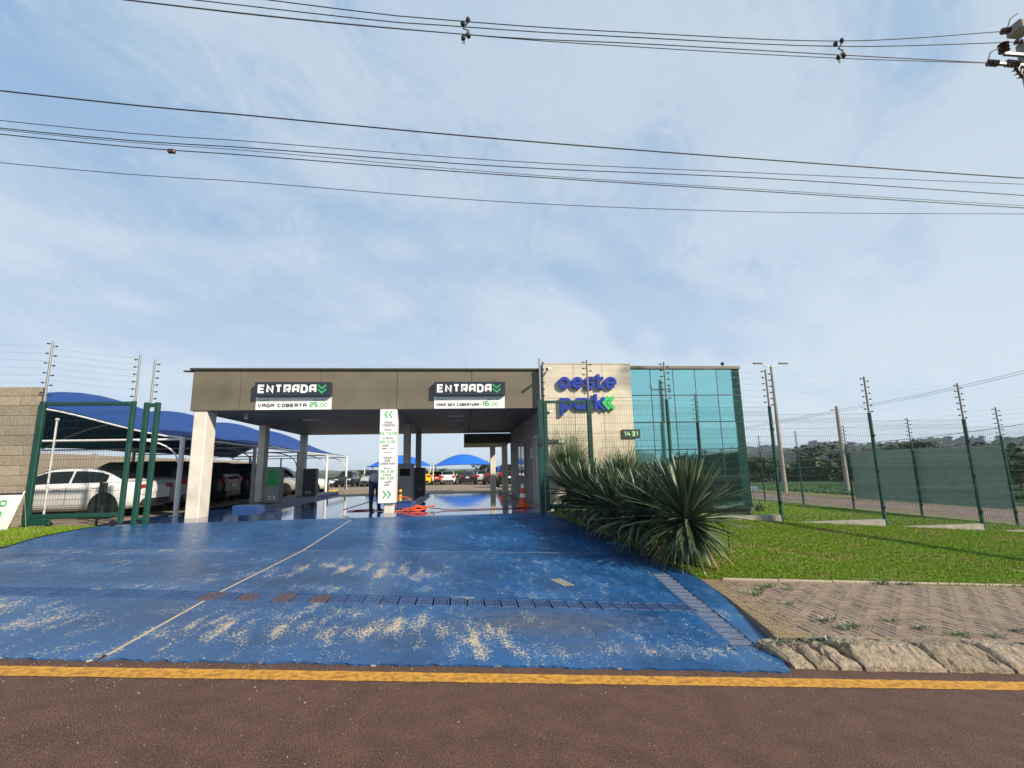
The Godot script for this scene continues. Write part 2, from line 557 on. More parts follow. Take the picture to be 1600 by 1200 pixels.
func make_materials() -> void:
	var nb := bumps(512, 0.05, 4, 21, 6.0)
	var nf := bumps(512, 0.14, 2, 22, 5.0)
	M.asphalt = tri_mat(mottled(1024, Color(.014, .0052, .0032), Color(.072, .030, .0178), Color(.205, .118, .084), .008, .22, 31, 0.84, .60), 2.6, .86, bumps(1024, 0.34, 2, 23, 5.0), .8)
	M.yellow = tri_mat(mottled(512, Color(.07, .035, .012), Color(.50, .24, .022), Color(.60, .31, .035), .022, .22, 33, .40, .25), 0.9, .75, nf, .5)
	M.mortar = tri_mat(mottled(256, Color(.26, .21, .14), Color(.40, .33, .23), Color(.5, .43, .32), .05, .2, 35), .8, .9)
	M.blue_paint = blue_paint()
	M.wet_floor = tri_mat(mottled(512, Color(.014, .035, .095), Color(.020, .055, .16), Color(.028, .075, .21), .012, .06, 37, .3), 3.0, .055)
	M.wet_floor.normal_enabled = true
	M.wet_floor.normal_texture = bumps(512, 0.02, 3, 24, 2.0)
	M.wet_floor.normal_scale = 0.05
	M.lot = tri_mat(mottled(512, Color(.13, .10, .07), Color(.22, .17, .12), Color(.31, .25, .18), .012, .2, 38, .4), 5.0, .9)
	M.land = tri_mat(mottled(512, Color(.012, .026, .010), Color(.030, .060, .018), Color(.075, .115, .03), .010, .05, 39, .35), 420.0, .95)
	M.lawn = tri_mat(mottled(512, Color(.050, .085, .005), Color(.085, .155, .006), Color(.170, .19, .025), .014, .16, 40, .5), 2.2, .95, nf, 1.0)
	M.dry_grass = tri_mat(mottled(512, Color(.07, .09, .025), Color(.16, .15, .06), Color(.28, .24, .12), .014, .12, 41, .5), 3.0, .95, nf, 1.0)
	M.side_road = tri_mat(mottled(256, Color(.11, .075, .06), Color(.16, .115, .095), Color(.22, .17, .14), .02, .2, 42, .5), 3.0, .9)
	M.sand = tri_mat(mottled(256, Color(.12, .09, .055), Color(.24, .18, .11), Color(.38, .29, .19), .04, .22, 43, .6), .5, .95, nf, 1.0)
	M.paver = []
	for k in [[.90, .86, .82], [.72, .68, .66], [1.02, .95, .86], [.84, .76, .76]]:
		M.paver.append(tri_mat(mottled(256, Color(.15 * k[0], .118 * k[1], .095 * k[2]), Color(.235 * k[0], .19 * k[1], .152 * k[2]), Color(.31 * k[0], .26 * k[1], .21 * k[2]), .03, .25, 44, .55), .6, .92, nf, .8))
	M.edging = tri_mat(mottled(256, Color(.22, .19, .14), Color(.36, .31, .24), Color(.44, .39, .31), .04, .2, 46), .8, .9, nf, .8)
	M.kerb = []
	for k in [[1.0, 1.0], [.82, .80], [1.05, 1.08]]:
		M.kerb.append(tri_mat(mottled(512, Color(.085 * k[0], .070 * k[0], .05 * k[1]), Color(.25 * k[0], .20 * k[0], .145 * k[1]), Color(.42 * k[0], .35 * k[0], .27 * k[1]), .022, .16, 47 + int(k[0] * 10), .5), .9, .95, nb, 1.6))
	M.drain_dark = flat(.16, .15, .14, .9)
	M.grate = []
	for k in [[.020, .070, .20], [.028, .080, .21], [.018, .060, .18], [.085, .055, .07]]:
		M.grate.append(tri_mat(mottled(256, Color(k[0] * .6, k[1] * .6, k[2] * .6), Color(k[0], k[1], k[2]), Color(.10, .12, .18), .04, .22, 52, .5), .7, .5, nf, .6))
	M.grate_worn = tri_mat(mottled(256, Color(.03, .07, .17), Color(.09, .13, .22), Color(.24, .26, .30), .04, .22, 53, .5), .5, .55, nf, .6)
	M.black = flat(.012, .012, .013, .5)
	M.rubber = flat(.014, .014, .015, .75)
	M.chrome = flat(.62, .63, .65, .2, 1.0)
	M.steel = flat(.42, .43, .44, .42, 0.9)
	M.white_paint = flat(.72, .72, .70, .45)
	M.white_steel = flat(.70, .71, .72, .4)
	M.olive = tri_mat(mottled(256, Color(.130, .112, .080), Color(.147, .127, .092), Color(.163, .142, .104), .008, .1, 60, .25), 3.0, .55)
	M.olive_dark = flat(.06, .05, .036, .6)
	M.soffit = tri_mat(mottled(256, Color(.13, .13, .137), Color(.16, .16, .167), Color(.19, .19, .197), .01, .1, 61, .3), 3.0, .5)
	M.col_white = tri_mat(mottled(256, Color(.60, .57, .49), Color(.68, .65, .57), Color(.73, .70, .63), .010, .06, 62, .3), 2.0, .6)
	M.beige = tri_mat(mottled(512, Color(.53, .475, .375), Color(.585, .53, .42), Color(.625, .57, .46), .007, .05, 64, .25), 3.0, .5)
	M.wall_grey = tri_mat(mottled(256, Color(.36, .34, .325), Color(.40, .38, .365), Color(.43, .41, .395), .01, .1, 65, .3), 3.0, .75)
	M.sign_dark = flat(.022, .032, .055, .38)
	M.sign_white = flat(.80, .80, .80, .4)
	M.ink_white = flat(.86, .86, .86, .45)
	M.ink_green = flat(.04, .42, .13, .45)
	M.ink_navy = flat(.012, .014, .05, .5)
	M.ink_red = flat(.5, .03, .04, .5)
	M.logo_blue = flat(.012, .040, .36, .32)
	M.logo_green = flat(.05, .50, .14, .4)
	M.glass_teal = flat(.36, .74, .72, .03, 1.0)
	M.glass_teal2 = flat(.33, .70, .70, .03, 1.0)
	M.glass_dark = flat(.012, .014, .016, .06)
	M.glass_dark.metallic_specular = .3
	M.mullion = flat(.025, .03, .032, .4)
	M.green_steel = flat(.006, .055, .041, .42)
	M.green_wire = flat(.006, .042, .033, .5)
	M.pole_steel = flat(.22, .21, .20, .5, .4)
	M.wire_dark = flat(.02, .02, .022, .6)
	M.wire_steel = flat(.30, .31, .32, .5, .6)
	M.concrete = tri_mat(mottled(256, Color(.22, .205, .18), Color(.32, .30, .26), Color(.40, .375, .33), .02, .2, 66, .4), 1.4, .92, nf, .8)
	M.block = []
	for k in [1.0, .88, 1.12, .95]:
		M.block.append(tri_mat(mottled(256, Color(.24 * k, .20 * k, .152 * k), Color(.335 * k, .285 * k, .222 * k), Color(.42 * k, .365 * k, .29 * k), .03, .22, 67, .5), .8, .95, nf, 1.0))
	M.block_mortar = flat(.20, .175, .145, .95)
	M.sail = flat(.003, .042, .20, .85)
	M.sail.backlight = Color(.01, .08, .28)
	M.sail2 = flat(.006, .12, .55, .75)
	M.sail2.backlight = Color(.05, .2, .6)
	M.kiosk = flat(.25, .255, .275, .5)
	M.kiosk_dark = flat(.075, .078, .088, .5)
	M.orange = flat(.72, .10, .015, .5)
	M.hose_orange = flat(.75, .11, .03, .5)
	M.hose_red = flat(.28, .02, .035, .5)
	M.yellow_paint = flat(.62, .38, .03, .5)
	M.blue_kerb = flat(.02, .06, .22, .4)
	M.screen = tri_mat(mottled(256, Color(.32, .355, .31), Color(.36, .395, .345), Color(.40, .435, .38), .01, .3, 69, .4), 2.0, .85)
	M.pole_conc = tri_mat(mottled(256, Color(.20, .185, .16), Color(.29, .27, .235), Color(.36, .335, .295), .02, .15, 70, .4), 1.2, .9)
	M.bark = tri_mat(mottled(256, Color(.05, .04, .03), Color(.09, .07, .05), Color(.13, .11, .08), .03, .2, 71, .4), 1.0, .95)
	M.glass_lamp = flat(.5, .52, .55, .2)
	M.insulator = flat(.014, .012, .014, .3)
	M.insulator_brown = flat(.07, .03, .02, .25)
	M.plate = flat(.62, .63, .64, .4)
	M.tail = flat(.38, .012, .014, .15)
	M.lamp_clear = flat(.55, .57, .6, .1)
	M.fabric = flat(.72, .72, .72, .7)
	M.leaf = []
	for k in [[.034, .062, .028], [.055, .090, .042], [.082, .120, .062], [.13, .16, .095]]:
		var m := flat(k[0], k[1], k[2], .42)
		m.backlight = Color(k[0] * 2.0, k[1] * 2.6, k[2])
		M.leaf.append(m)
	M.leaf_dead = flat(.20, .135, .065, .8)
	M.leaf_light = flat(.11, .17, .04, .5)
	M.leaf_light.backlight = Color(.2, .3, .05)
	M.crown = []
	for k in [[.020, .040, .010], [.032, .058, .014], [.045, .070, .018], [.050, .045, .018]]:
		var m := flat(k[0], k[1], k[2], .7)
		m.backlight = Color(k[0] * 1.5, k[1] * 1.8, k[2])
		M.crown.append(m)
	var gm := StandardMaterial3D.new()
	gm.vertex_color_use_as_albedo = true
	gm.roughness = .75
	gm.backlight = Color(.12, .18, .03)
	M.grass = gm
	var vc := StandardMaterial3D.new()
	vc.vertex_color_use_as_albedo = true
	vc.roughness = .8
	M.person = vc

# ---------------------------------------------------------------- the ground
func sheet(x0: float, x1: float, z0: float, z1: float, nx: int, nzz: int, hf: Callable, skirt := 0.0) -> B:
	var b := B.new()
	var rows := []
	for i in nzz + 1:
		var row := []
		for j in nx + 1:
			var x := lerpf(x0, x1, float(j) / nx)
			var z := lerpf(z1, z0, float(i) / nzz)     # z1 nearer (greater)
			row.append(Vector3(x, hf.call(x, z), z))
		rows.append(row)
	b.grid(rows)
	if skirt > 0.0:
		var ed := []
		for j in nx + 1: ed.append(rows[0][j])
		for i in range(1, nzz + 1): ed.append(rows[i][nx])
		for j in range(nx - 1, -1, -1): ed.append(rows[nzz][j])
		for i in range(nzz - 1, -1, -1): ed.append(rows[i][0])
		for i in ed.size() - 1:
			var d := Vector3(0, -skirt, 0)
			b.q(ed[i] + d, ed[i + 1] + d, ed[i + 1], ed[i])
	return b

func drive_left(z: float) -> float:
	var k := [[-4.0, -7.3], [-9.0, -7.45], [-10.5, -8.07], [-12.4, -8.6], [-13.3, -8.7]]
	return curve_at(k, z)
func drive_right(z: float) -> float:
	var k := [[-4.0, 2.72], [-4.45, 2.87], [-5.0, 3.1], [-6.3, 3.40], [-7.3, 3.55], [-8.0, 3.5], [-9.2, 3.42], [-11.0, 2.95], [-12.7, 2.35], [-13.3, 2.3]]
	return curve_at(k, z)
func curve_at(k: Array, z: float) -> float:
	if z >= k[0][0]: return k[0][1]
	for i in k.size() - 1:
		if z >= k[i + 1][0]: return lerpf(k[i][1], k[i + 1][1], (z - k[i][0]) / (k[i + 1][0] - k[i][0]))
	return k[-1][1]
func apron_edge(x: float) -> float:
	return -4.34 + 0.045 * nz.get_noise_2d(x * 260.0, 9.0) + 0.03 * nz.get_noise_2d(x * 900.0, 40.0)

func make_ground() -> void:
	# the land, one sheet to the horizon, on rings round the lot
	var b := B.new()
	b.has_col = false
	var radii := [0.0]
	var r := 3.0
	while r < 4500.0:
		radii.append(r)
		r = r + maxf(3.0, r * 0.085)
	var rows := []
	for i in radii.size():
		var row := []
		for j in 145:
			var g := TAU * j / 144.0
			var x: float = radii[i] * cos(g)
			var z: float = -10.0 + radii[i] * sin(g)
			row.append(Vector3(x, far_height(x, z), z))
		rows.append(row)
	b.grid(rows)
	var land := part("ground", b, M.land)
	land.set_meta("kind", "structure")
	# road of brown asphalt, falling to the right
	b = sheet(-40, 40, -4.62, 7.0, 40, 6, HR)
	var road := part("road", b, M.asphalt)
	road.set_meta("kind", "structure")
	# yellow edge line, a worn strip of paint
	b = B.new()
	var top := []
	var bot := []
	for i in 801:
		var x := -20.0 + i * 0.05
		var w := 0.012 * nz.get_noise_2d(x * 700.0, 3.0)
		var w2 := 0.012 * nz.get_noise_2d(x * 700.0, 83.0)
		top.append(Vector3(x, HR(x) + 0.004, -4.205 + w)); bot.append(Vector3(x, HR(x) + 0.004, -4.035 + w2))
	b.grid([bot, top])
	part("road_marking", b, M.yellow).set_meta("kind", "structure")
	# the bed under the driveway: pale mortar that shows in the joints
	var dw := structure("driveway")
	for zz in [[-12.9, -6.236], [-5.884, -4.42]]:
		b = sheet(-7.2, 2.5, zz[0], zz[1], 30, 40, func(x: float, z: float) -> float: return HD(x, z) - 0.004)
		part("joint_filler", b, M.mortar, dw)
	# painted concrete slabs
	var zr := [[-4.34, -5.885], [-6.235, -9.192], [-9.214, -12.72], [-12.745, -13.30]]
	var first := true
	for k in zr.size():
		for side in 2:
			b = B.new()
			var rows2 := []
			var uvs := []
			var nzc := 24
			var nxc := 160 if k == 0 else 40
			for i in nzc + 1:
				var row := []
				var ur := []
				for j in nxc + 1:
					var u := float(j) / nxc
					var v := float(i) / nzc
					var z: float = lerpf(zr[k][0], zr[k][1], v)
					var xl := drive_left(z) if side == 0 else -2.758
					var xr := -2.790 if side == 0 else drive_right(z)
					if side == 1 and k == 0: xr = minf(xr, 2.60 + 0.1 * (-4.8 - z) / 1.0) if z < -4.8 else xr
					if side == 1 and k == 1 and z > -7.8: xr = minf(xr, 2.75 + 0.155 * (-6.1 - z) / 1.7)
					var x := lerpf(xl, xr, u)
					if k == 0: z = lerpf(apron_edge(x), zr[k][1], v)
					row.append(Vector3(x, HD(x, z), z))
					ur.append(Vector2((x + 9.0) / 13.0, (z + 13.4) / 9.4))
				rows2.append(row); uvs.append(ur)
			b.grid(rows2, uvs)
			# edges down into the joints
			for e in [rows2[0], rows2[nzc]]:
				for j in nxc:
					var a0: Vector3 = e[j]
					var a1: Vector3 = e[j + 1]
					var dd := Vector3(0, -0.17, 0)
					for w in [a0, a0, a0, a0, a0, a0]: b.uv.append(Vector2((w.x + 9.0) / 13.0, (w.z + 13.4) / 9.4))
					b.q(a0 + dd, a1 + dd, a1, a0)
			part("slab", b, M.blue_paint, dw)
	# the strip of blue concrete right of the side drain
	b = B.new()
	var rs := []
	var us := []
	for i in 41:
		var z := lerpf(-4.82, -8.0, i / 40.0)
		var row := []
		var ur := []
		for j in 5:
			var xa := 2.86 + 0.34 * (-4.82 - z) / 3.0
			var x := lerpf(xa, maxf(drive_right(z), xa + 0.02) + 0.012 * nz.get_noise_2d(z * 500.0, 3.3), j / 4.0)
			row.append(Vector3(x, HD(x, z) + 0.003, z))
			ur.append(Vector2((x + 9.0) / 13.0, (z + 13.4) / 9.4))
		rs.append(row); us.append(ur)
	b.grid(rs, us)
	part("slab", b, M.blue_paint, dw)
	# wet floor under the entrance roof, then the lot behind
	b = sheet(-9.0, 2.42, -25.2, -13.312, 20, 20, func(x: float, z: float) -> float: return HD(x, z) - 0.002 + 0.0016 * nz.get_noise_2d(x * 40.0, z * 40.0))
	part("wet_floor", b, M.wet_floor).set_meta("kind", "structure")
	b = sheet(-60, 8.95, -66.0, -25.2, 30, 30, func(x: float, z: float) -> float: return HD(x, z) - 0.004, 1.2)
	part("parking_lot", b, M.lot).set_meta("kind", "structure")
	b = sheet(-40, -9.0, -25.2, -13.1, 10, 6, func(x: float, z: float) -> float: return HD(-3.0, z) - 0.004)
	part("parking_lot", b, M.lot).set_meta("kind", "structure")
	# lawns
	b = B.new()
	rs = []
	for i in 41:
		var z := lerpf(-7.42, -66.0, pow(i / 40.0, 2.0))
		var row := []
		for j in 41:
			var xl := drive_right(z) + 0.02 if z > -12.8 else 2.5
			if z < -14.4: xl = 8.9
			var x := lerpf(xl, 18.4, j / 40.0)
			row.append(Vector3(x, HL(x, z) + 0.012 * nz.get_noise_2d(x * 60.0, z * 60.0), z))
		rs.append(row)
	b.grid(rs)
	for i in 40:
		var dd := Vector3(0, -0.35, 0)
		b.q(rs[i + 1][0] + dd, rs[i][0] + dd, rs[i][0], rs[i + 1][0])
	part("lawn", b, M.lawn).set_meta("kind", "structure")
	b = B.new()
	rs = []
	for i in 21:
		var z := lerpf(-4.6, -13.05, i / 20.0)
		var row := []
		for j in 11:
			var x := lerpf(-24.0, drive_left(z) - 0.004, j / 10.0)
			row.append(Vector3(x, HD(maxf(x, -9.5), z) + 0.012, z))
		rs.append(row)
	b.grid(rs)
	part("lawn", b, M.lawn).set_meta("kind", "structure")
	# side street beyond the fence, with dry verges
	b = sheet(18.4, 20.9, -75, 6, 4, 30, func(x: float, z: float) -> float: return -.60 - .05 * (x - 18.4) + .02 * nz.get_noise_2d(x * 90.0, z * 60.0))
	part("verge", b, M.dry_grass).set_meta("kind", "structure")
	b = sheet(20.9, 26.6, -120, 6, 4, 30, func(x: float, _z: float) -> float: return -.755 - .02 * (x - 20.9))
	part("side_street", b, M.side_road).set_meta("kind", "structure")
	b = sheet(26.6, 29.5, -120, 6, 4, 30, func(x: float, z: float) -> float: return -.85 + .04 * nz.get_noise_2d(x * 60.0, z * 60.0))
	part("verge", b, M.dry_grass).set_meta("kind", "structure")

func make_pavement() -> void:
	var pv := structure("pavement")
	var b := B.new()
	var rs := []
	for i in 13:
		var z := lerpf(-4.84, -7.5, i / 12.0)
		var row := []
		for j in 41:
			var x := lerpf(drive_right(z) + 0.01, 16.0, j / 40.0)
			row.append(Vector3(x, HL(x, z) - 0.006 + 0.002 * nz.get_noise_2d(x * 300.0, z * 300.0), z))
		rs.append(row)
	b.grid(rs)
	for i in 12:
		var dd := Vector3(-.03, -0.3, 0)
		b.q(rs[i + 1][0] + dd, rs[i][0] + dd, rs[i][0], rs[i + 1][0])
	part("sand_bed", b, M.sand, pv)
	# herringbone of concrete blocks
	var W := 0.105
	var variants := []
	for k in 5:
		var bb := B.new()
		bb.cbox(Vector3(0, -0.03, 0), Vector3(0.198, 0.06, 0.094), 0.006)
		variants.append(bb.mesh())
	var list := []
	for i in range(-40, 130):
		for j in range(-10, 50):
			var m := posmod(i - j, 4)
			if m != 0 and m != 2: continue
			var cx: float
			var cz: float
			if m == 0:
				cx = (i + 1.0) * W; cz = (j + 0.5) * W
			else:
				cx = (i + 0.5) * W; cz = j * W
			var x := 3.0 + cx
			var z := -4.80 - cz
			if z > -4.93 or z < -7.38 or x > 12.0: continue
			if x - (0.05 if m == 2 else 0.1) < drive_right(z) + 0.03: continue
			if x < 4.1 and z < -6.5 and (x - drive_right(z)) < .12 + .35 * nz.get_noise_2d(x * 120.0, z * 120.0): continue    # lost under clippings
			list.append([Vector3(x, HL(x, z), z), m == 2])
	list.sort_custom(func(p, q): return p[0].distance_squared_to(Vector3(0, 1.6, 0)) + (400.0 if p[0].x > 1.32 * -p[0].z else 0.0) < q[0].distance_squared_to(Vector3(0, 1.6, 0)) + (400.0 if q[0].x > 1.32 * -q[0].z else 0.0))
	var rest := []
	var cnt := 0
	for p in list:
		var at := Transform3D(Basis(Vector3.UP, (PI / 2 if p[1] else 0.0) + rng.randf_range(-0.025, 0.025)) * Basis(Vector3.RIGHT, rng.randf_range(-0.02, 0.02)) * Basis(Vector3.BACK, -0.066 if not p[1] else 0.0), p[0] + Vector3(0, rng.randf_range(-0.005, 0.004), 0))
		if p[1]: at.basis = Basis(Vector3.BACK, -0.066) * Basis(Vector3.UP, PI / 2 + rng.randf_range(-0.02, 0.02))
		if cnt < 295:
			put("paving_block", variants[cnt % 5], M.paver[rng.randi() % 4], pv, at)
		else:
			rest.append(at)
		cnt += 1
	b = B.new()
	for at in rest:
		b.t = at
		b.cbox(Vector3(0, -0.03, 0), Vector3(0.198, 0.06, 0.094), 0.006)
	b.t = Transform3D.IDENTITY
	var o := part("paving_blocks_beyond", b, M.paver[0], pv)
	o.set_meta("kind", "stuff")
	# thin concrete edging between blocks and lawn
	b = B.new()
	for i in 14:
		var x := 3.9 + i * 0.9
		var z := -7.44 - 0.012 * (i - 1)
		b.t = Transform3D(Basis(Vector3.BACK, -0.064), Vector3(x + 0.45, HL(x + 0.45, z) + 0.0, z))
		b.cbox(Vector3(0, -0.02, 0), Vector3(0.885, 0.09, 0.06), 0.008)
		part("edging", b, M.edging, pv)
		b = B.new()
	# kerb of rough stones
	var kb := structure("kerb")
	var spans := [[2.90, 3.10, .7], [3.12, 3.30, .8], [3.33, 3.52, .85], [3.56, 4.36, 1.0], [4.385, 5.03, 1.0], [5.06, 5.82, 1.0], [5.85, 6.6, 1.0], [6.63, 7.4, 1.0], [7.43, 8.3, 1.0], [8.33, 9.1, 1.0], [9.13, 10.0, 1.0]]
	var si := 0
	for s in spans:
		kerb_stone(kb, s[0], s[1], s[2], si)
		si += 1

func kerb_stone(kb: Node3D, x0: float, x1: float, sc: float, si: int) -> void:
	# a worn block with a sloping face: profile in (z, y) swept along x, broken up with noise
	var b := B.new()
	var key := [[-4.90, -.10], [-4.90, .13], [-4.87, .152], [-4.70, .158], [-4.62, .150], [-4.44, .070], [-4.40, .035], [-4.38, -.10]]
	var prf := []
	for i in key.size() - 1:
		for k in 3: prf.append([lerpf(key[i][0], key[i + 1][0], k / 3.0), lerpf(key[i][1], key[i + 1][1], k / 3.0)])
	prf.append(key[-1])
	var rows := []
	var nx := maxi(6, int((x1 - x0) / 0.03))
	for p in prf:
		var row := []
		for j in nx + 1:
			var x := lerpf(x0, x1, float(j) / nx)
			var e := minf(j, nx - j) * (x1 - x0) / nx
			var rnd := 1.0 - 0.30 * exp(-e * 45.0)
			var chip := maxf(0.0, nz.get_noise_3d(x * 420.0 + si * 70.0, p[0] * 420.0, 11.0) - .16) * .07
			var nn := nz.get_noise_3d(x * 260.0, p[0] * 260.0, si * 40.0) * 0.022 + nz.get_noise_3d(x * 1500.0, p[0] * 1500.0, 5.0) * 0.016 - chip
			var zz: float = -4.66 + (p[0] + 4.66) * (0.8 + 0.2 * sc) + nn * 0.7
			var slant: float = (p[0] + 4.6) * 0.42
			var yy: float = p[1] * rnd * sc + nn
			row.append(Vector3(x + slant * 0.35, HR(x) + yy, zz))
		rows.append(row)
	rows.reverse()
	for i in rows.size() - 1:
		for j in nx: b.q(rows[i][j], rows[i][j + 1], rows[i + 1][j + 1], rows[i + 1][j])
	for side in [0, nx]:
		var c := Vector3.ZERO
		for r in rows: c += r[side]
		c /= rows.size()
		for i in rows.size() - 1:
			if side == 0: b.tri(c, rows[i][0], rows[i + 1][0])
			else: b.tri(c, rows[i + 1][nx], rows[i][nx])
	part("kerb_stone", b, M.kerb[si % 3], kb)

func make_drains() -> void:
	var t := thing("drain_channel", "blue painted drain of short grates running across the driveway", "drain")
	var b := sheet(-7.3, 2.78, -6.24, -5.88, 20, 1, func(x: float, z: float) -> float: return HD(x, z) - 0.16)
	part("channel", b, M.drain_dark, t)
	var gm := grate_mesh(0.178, 0.315, 3)
	var x := -7.2
	var i := 0
	while x < 2.66:
		var z := -6.06
		var tilt := Basis(Vector3.BACK, -0.066 + rng.randf_range(-0.008, 0.008)) * Basis(Vector3.UP, rng.randf_range(-0.012, 0.012)) * Basis(Vector3.RIGHT, 0.018)
		put("grate", gm, M.grate[3 if (x > -3.0 and x < -1.7 and i % 2 == 0) else i % 3], t, Transform3D(tilt, Vector3(x + 0.095, HD(x + 0.095, z) + rng.randf_range(-0.006, 0.002), z)))
		x += 0.196
		i += 1
	t = thing("drain_channel", "perforated blue grate drain running towards the road along the driveway edge", "drain")
	b = B.new()
	var rs := []
	for k in 13:
		var z := lerpf(-4.79, -7.85, k / 12.0)
		var s := (-4.8 - z) / 3.0
		var xa := 2.585 + 0.33 * s
		rs.append([Vector3(xa, HD(xa, z) - 0.16, z), Vector3(xa + 0.29, HD(xa + 0.29, z) - 0.16, z)])
	b.grid(rs)
	part("channel", b, M.drain_dark, t)
	var gm2 := grate_mesh(0.262, 0.150, 2)
	for k in 18:
		var z := -4.90 - k * 0.165
		var s := (-4.8 - z) / 3.0
		var xa := 2.73 + 0.33 * s
		put("grate", gm2, M.grate_worn, t, Transform3D(Basis(Vector3.BACK, -0.07) * Basis(Vector3.UP, -0.11), Vector3(xa, HD(xa, z) - 0.002 + rng.randf_range(-0.004, 0.001), z)))

func grate_mesh(w: float, l: float, cross: int) -> ArrayMesh:
	var b := B.new()
	var e := 0.02
	b.cbox(Vector3(-w / 2 + e / 2, -0.012, 0), Vector3(e, 0.024, l), 0.003)
	b.cbox(Vector3(w / 2 - e / 2, -0.012, 0), Vector3(e, 0.024, l), 0.003)
	b.cbox(Vector3(0, -0.012, -l / 2 + e / 2), Vector3(w - 2 * e, 0.024, e), 0.003)
	b.cbox(Vector3(0, -0.012, l / 2 - e / 2), Vector3(w - 2 * e, 0.024, e), 0.003)
	var n := int((w - 2 * e) / 0.03)
	for i in n:
		b.box(Vector3(-w / 2 + e + (i + 0.5) * (w - 2 * e) / n, -0.014, 0), Vector3(0.017, 0.018, l - 2 * e))
	for i in cross:
		b.box(Vector3(0, -0.0155, -l / 2 + e + (i + 0.5) * (l - 2 * e) / cross), Vector3(w - 2 * e, 0.017, (l - 2 * e) / cross * 0.45))
	return b.mesh()

# ---------------------------------------------------------------- lettering
const GLYPH := {
	"A": [[[0, 0], [0, 4.9], [1.0, 6], [4, 6], [4, 0]], [[0, 2.5], [4, 2.5]]],
	"B": [[[0, 0], [0, 6], [3.2, 6], [4, 5.2], [4, 3.8], [3.2, 3.1], [4, 2.4], [4, .8], [3.2, 0], [0, 0]], [[0, 3.1], [3.2, 3.1]]],
	"C": [[[4, 6], [1.2, 6], [0, 4.8], [0, 1.2], [1.2, 0], [4, 0]]],
	"D": [[[0, 0], [0, 6], [2.8, 6], [4, 4.8], [4, 1.2], [2.8, 0], [0, 0]]],
	"E": [[[4, 6], [0, 6], [0, 0], [4, 0]], [[0, 3], [3.6, 3]]],
	"G": [[[4, 6], [1.2, 6], [0, 4.8], [0, 1.2], [1.2, 0], [4, 0], [4, 3], [2.2, 3]]],
	"M": [[[0, 0], [0, 6], [2, 3.4], [4, 6], [4, 0]]],
	"N": [[[0, 0], [0, 6], [4, 0], [4, 6]]],
	"O": [[[1.2, 0], [0, 1.2], [0, 4.8], [1.2, 6], [2.8, 6], [4, 4.8], [4, 1.2], [2.8, 0], [1.2, 0]]],
	"R": [[[0, 0], [0, 6], [4, 6], [4, 2.6], [0, 2.6]], [[2, 2.6], [4, 0]]],
	"S": [[[4, 6], [0, 6], [0, 3], [4, 3], [4, 0], [0, 0]]],
	"T": [[[0, 6], [4, 6]], [[2, 6], [2, 0]]],
	"U": [[[0, 6], [0, 1.2], [1.2, 0], [2.8, 0], [4, 1.2], [4, 6]]],
	"V": [[[0, 6], [2, 0], [4, 6]]],
	"0": [[[1.2, 0], [0, 1.2], [0, 4.8], [1.2, 6], [2.8, 6], [4, 4.8], [4, 1.2], [2.8, 0], [1.2, 0]]],
	"1": [[[.1, 5.0], [1.5, 6], [1.5, 0]]],
	"2": [[[0, 6], [4, 6], [4, 3], [0, 3], [0, 0], [4, 0]]],
	"3": [[[0, 6], [4, 6], [4, 0], [0, 0]], [[.8, 3], [4, 3]]],
	"4": [[[1.2, 6], [0, 1.8], [4, 1.8]], [[3, 3.6], [3, 0]]],
	"5": [[[4, 6], [0, 6], [0, 3], [4, 3], [4, 0], [0, 0]]],
	"6": [[[4, 6], [0, 6], [0, 0], [4, 0], [4, 3], [0, 3]]],
	"8": [[[0, 0], [0, 6], [4, 6], [4, 0], [0, 0]], [[0, 3], [4, 3]]],
	",": [[[.8, .8], [.2, -1.2]]],
}

func glyph(ch: String, h: float, hw: float, depth: float, stretch := 1.0) -> B:
	var b := B.new()
	var s := (h - 2.0 * hw) / 6.0
	var k := 0
	for line in GLYPH[ch]:
		var pts := []
		for p in line: pts.append(Vector2(hw + p[0] * s * stretch, hw + p[1] * s))
		b.stroke(pts, hw, 0.0, depth + k * 0.002)
		k += 1
	return b

# one string; each letter its own part when separate, else joined
func write(parent: Node, text: String, at: Vector3, width: float, h: float, hw: float, mt: Material, separate := true, depth := 0.004) -> void:
	var units := 0.0
	for ch in text: units += 0.62 if ch == " " else (0.45 if ch == "," else (0.62 if ch == "1" else 1.0))
	var adv := width / units
	var stretch := (adv * 0.84 - 2.0 * hw) / (4.0 * (h - 2.0 * hw) / 6.0)
	var x := 0.0
	var all := B.new()
	for ch in text:
		if ch == " ":
			x += adv * 0.62
			continue
		var g := glyph(ch, h, hw, depth, stretch)
		if separate: part("letter", g, mt, parent, Transform3D(Basis.IDENTITY, at + Vector3(x, 0, 0)))
		else:
			for i in g.v.size(): all.v.append(g.v[i] + at + Vector3(x, 0, 0)); all.n.append(g.n[i])
		x += adv * (0.45 if ch == "," else (0.62 if ch == "1" else 1.0))
	if not separate: part("lettering", all, mt, parent)

func small_text(parent: Node, text: String, at: Vector3, h: float, mt: Material, bold := true, centre := true) -> void:
	var f := SystemFont.new()
	f.font_names = PackedStringArray(["Droid Sans"])
	if bold: f.font_weight = 700
	var tm := TextMesh.new()
	tm.font = f
	tm.text = text
	tm.font_size = 48
	tm.pixel_size = h / 34.0
	tm.depth = 0.004
	tm.horizontal_alignment = HORIZONTAL_ALIGNMENT_CENTER if centre else HORIZONTAL_ALIGNMENT_LEFT
	put("lettering", tm, mt, parent, Transform3D(Basis.IDENTITY, at))

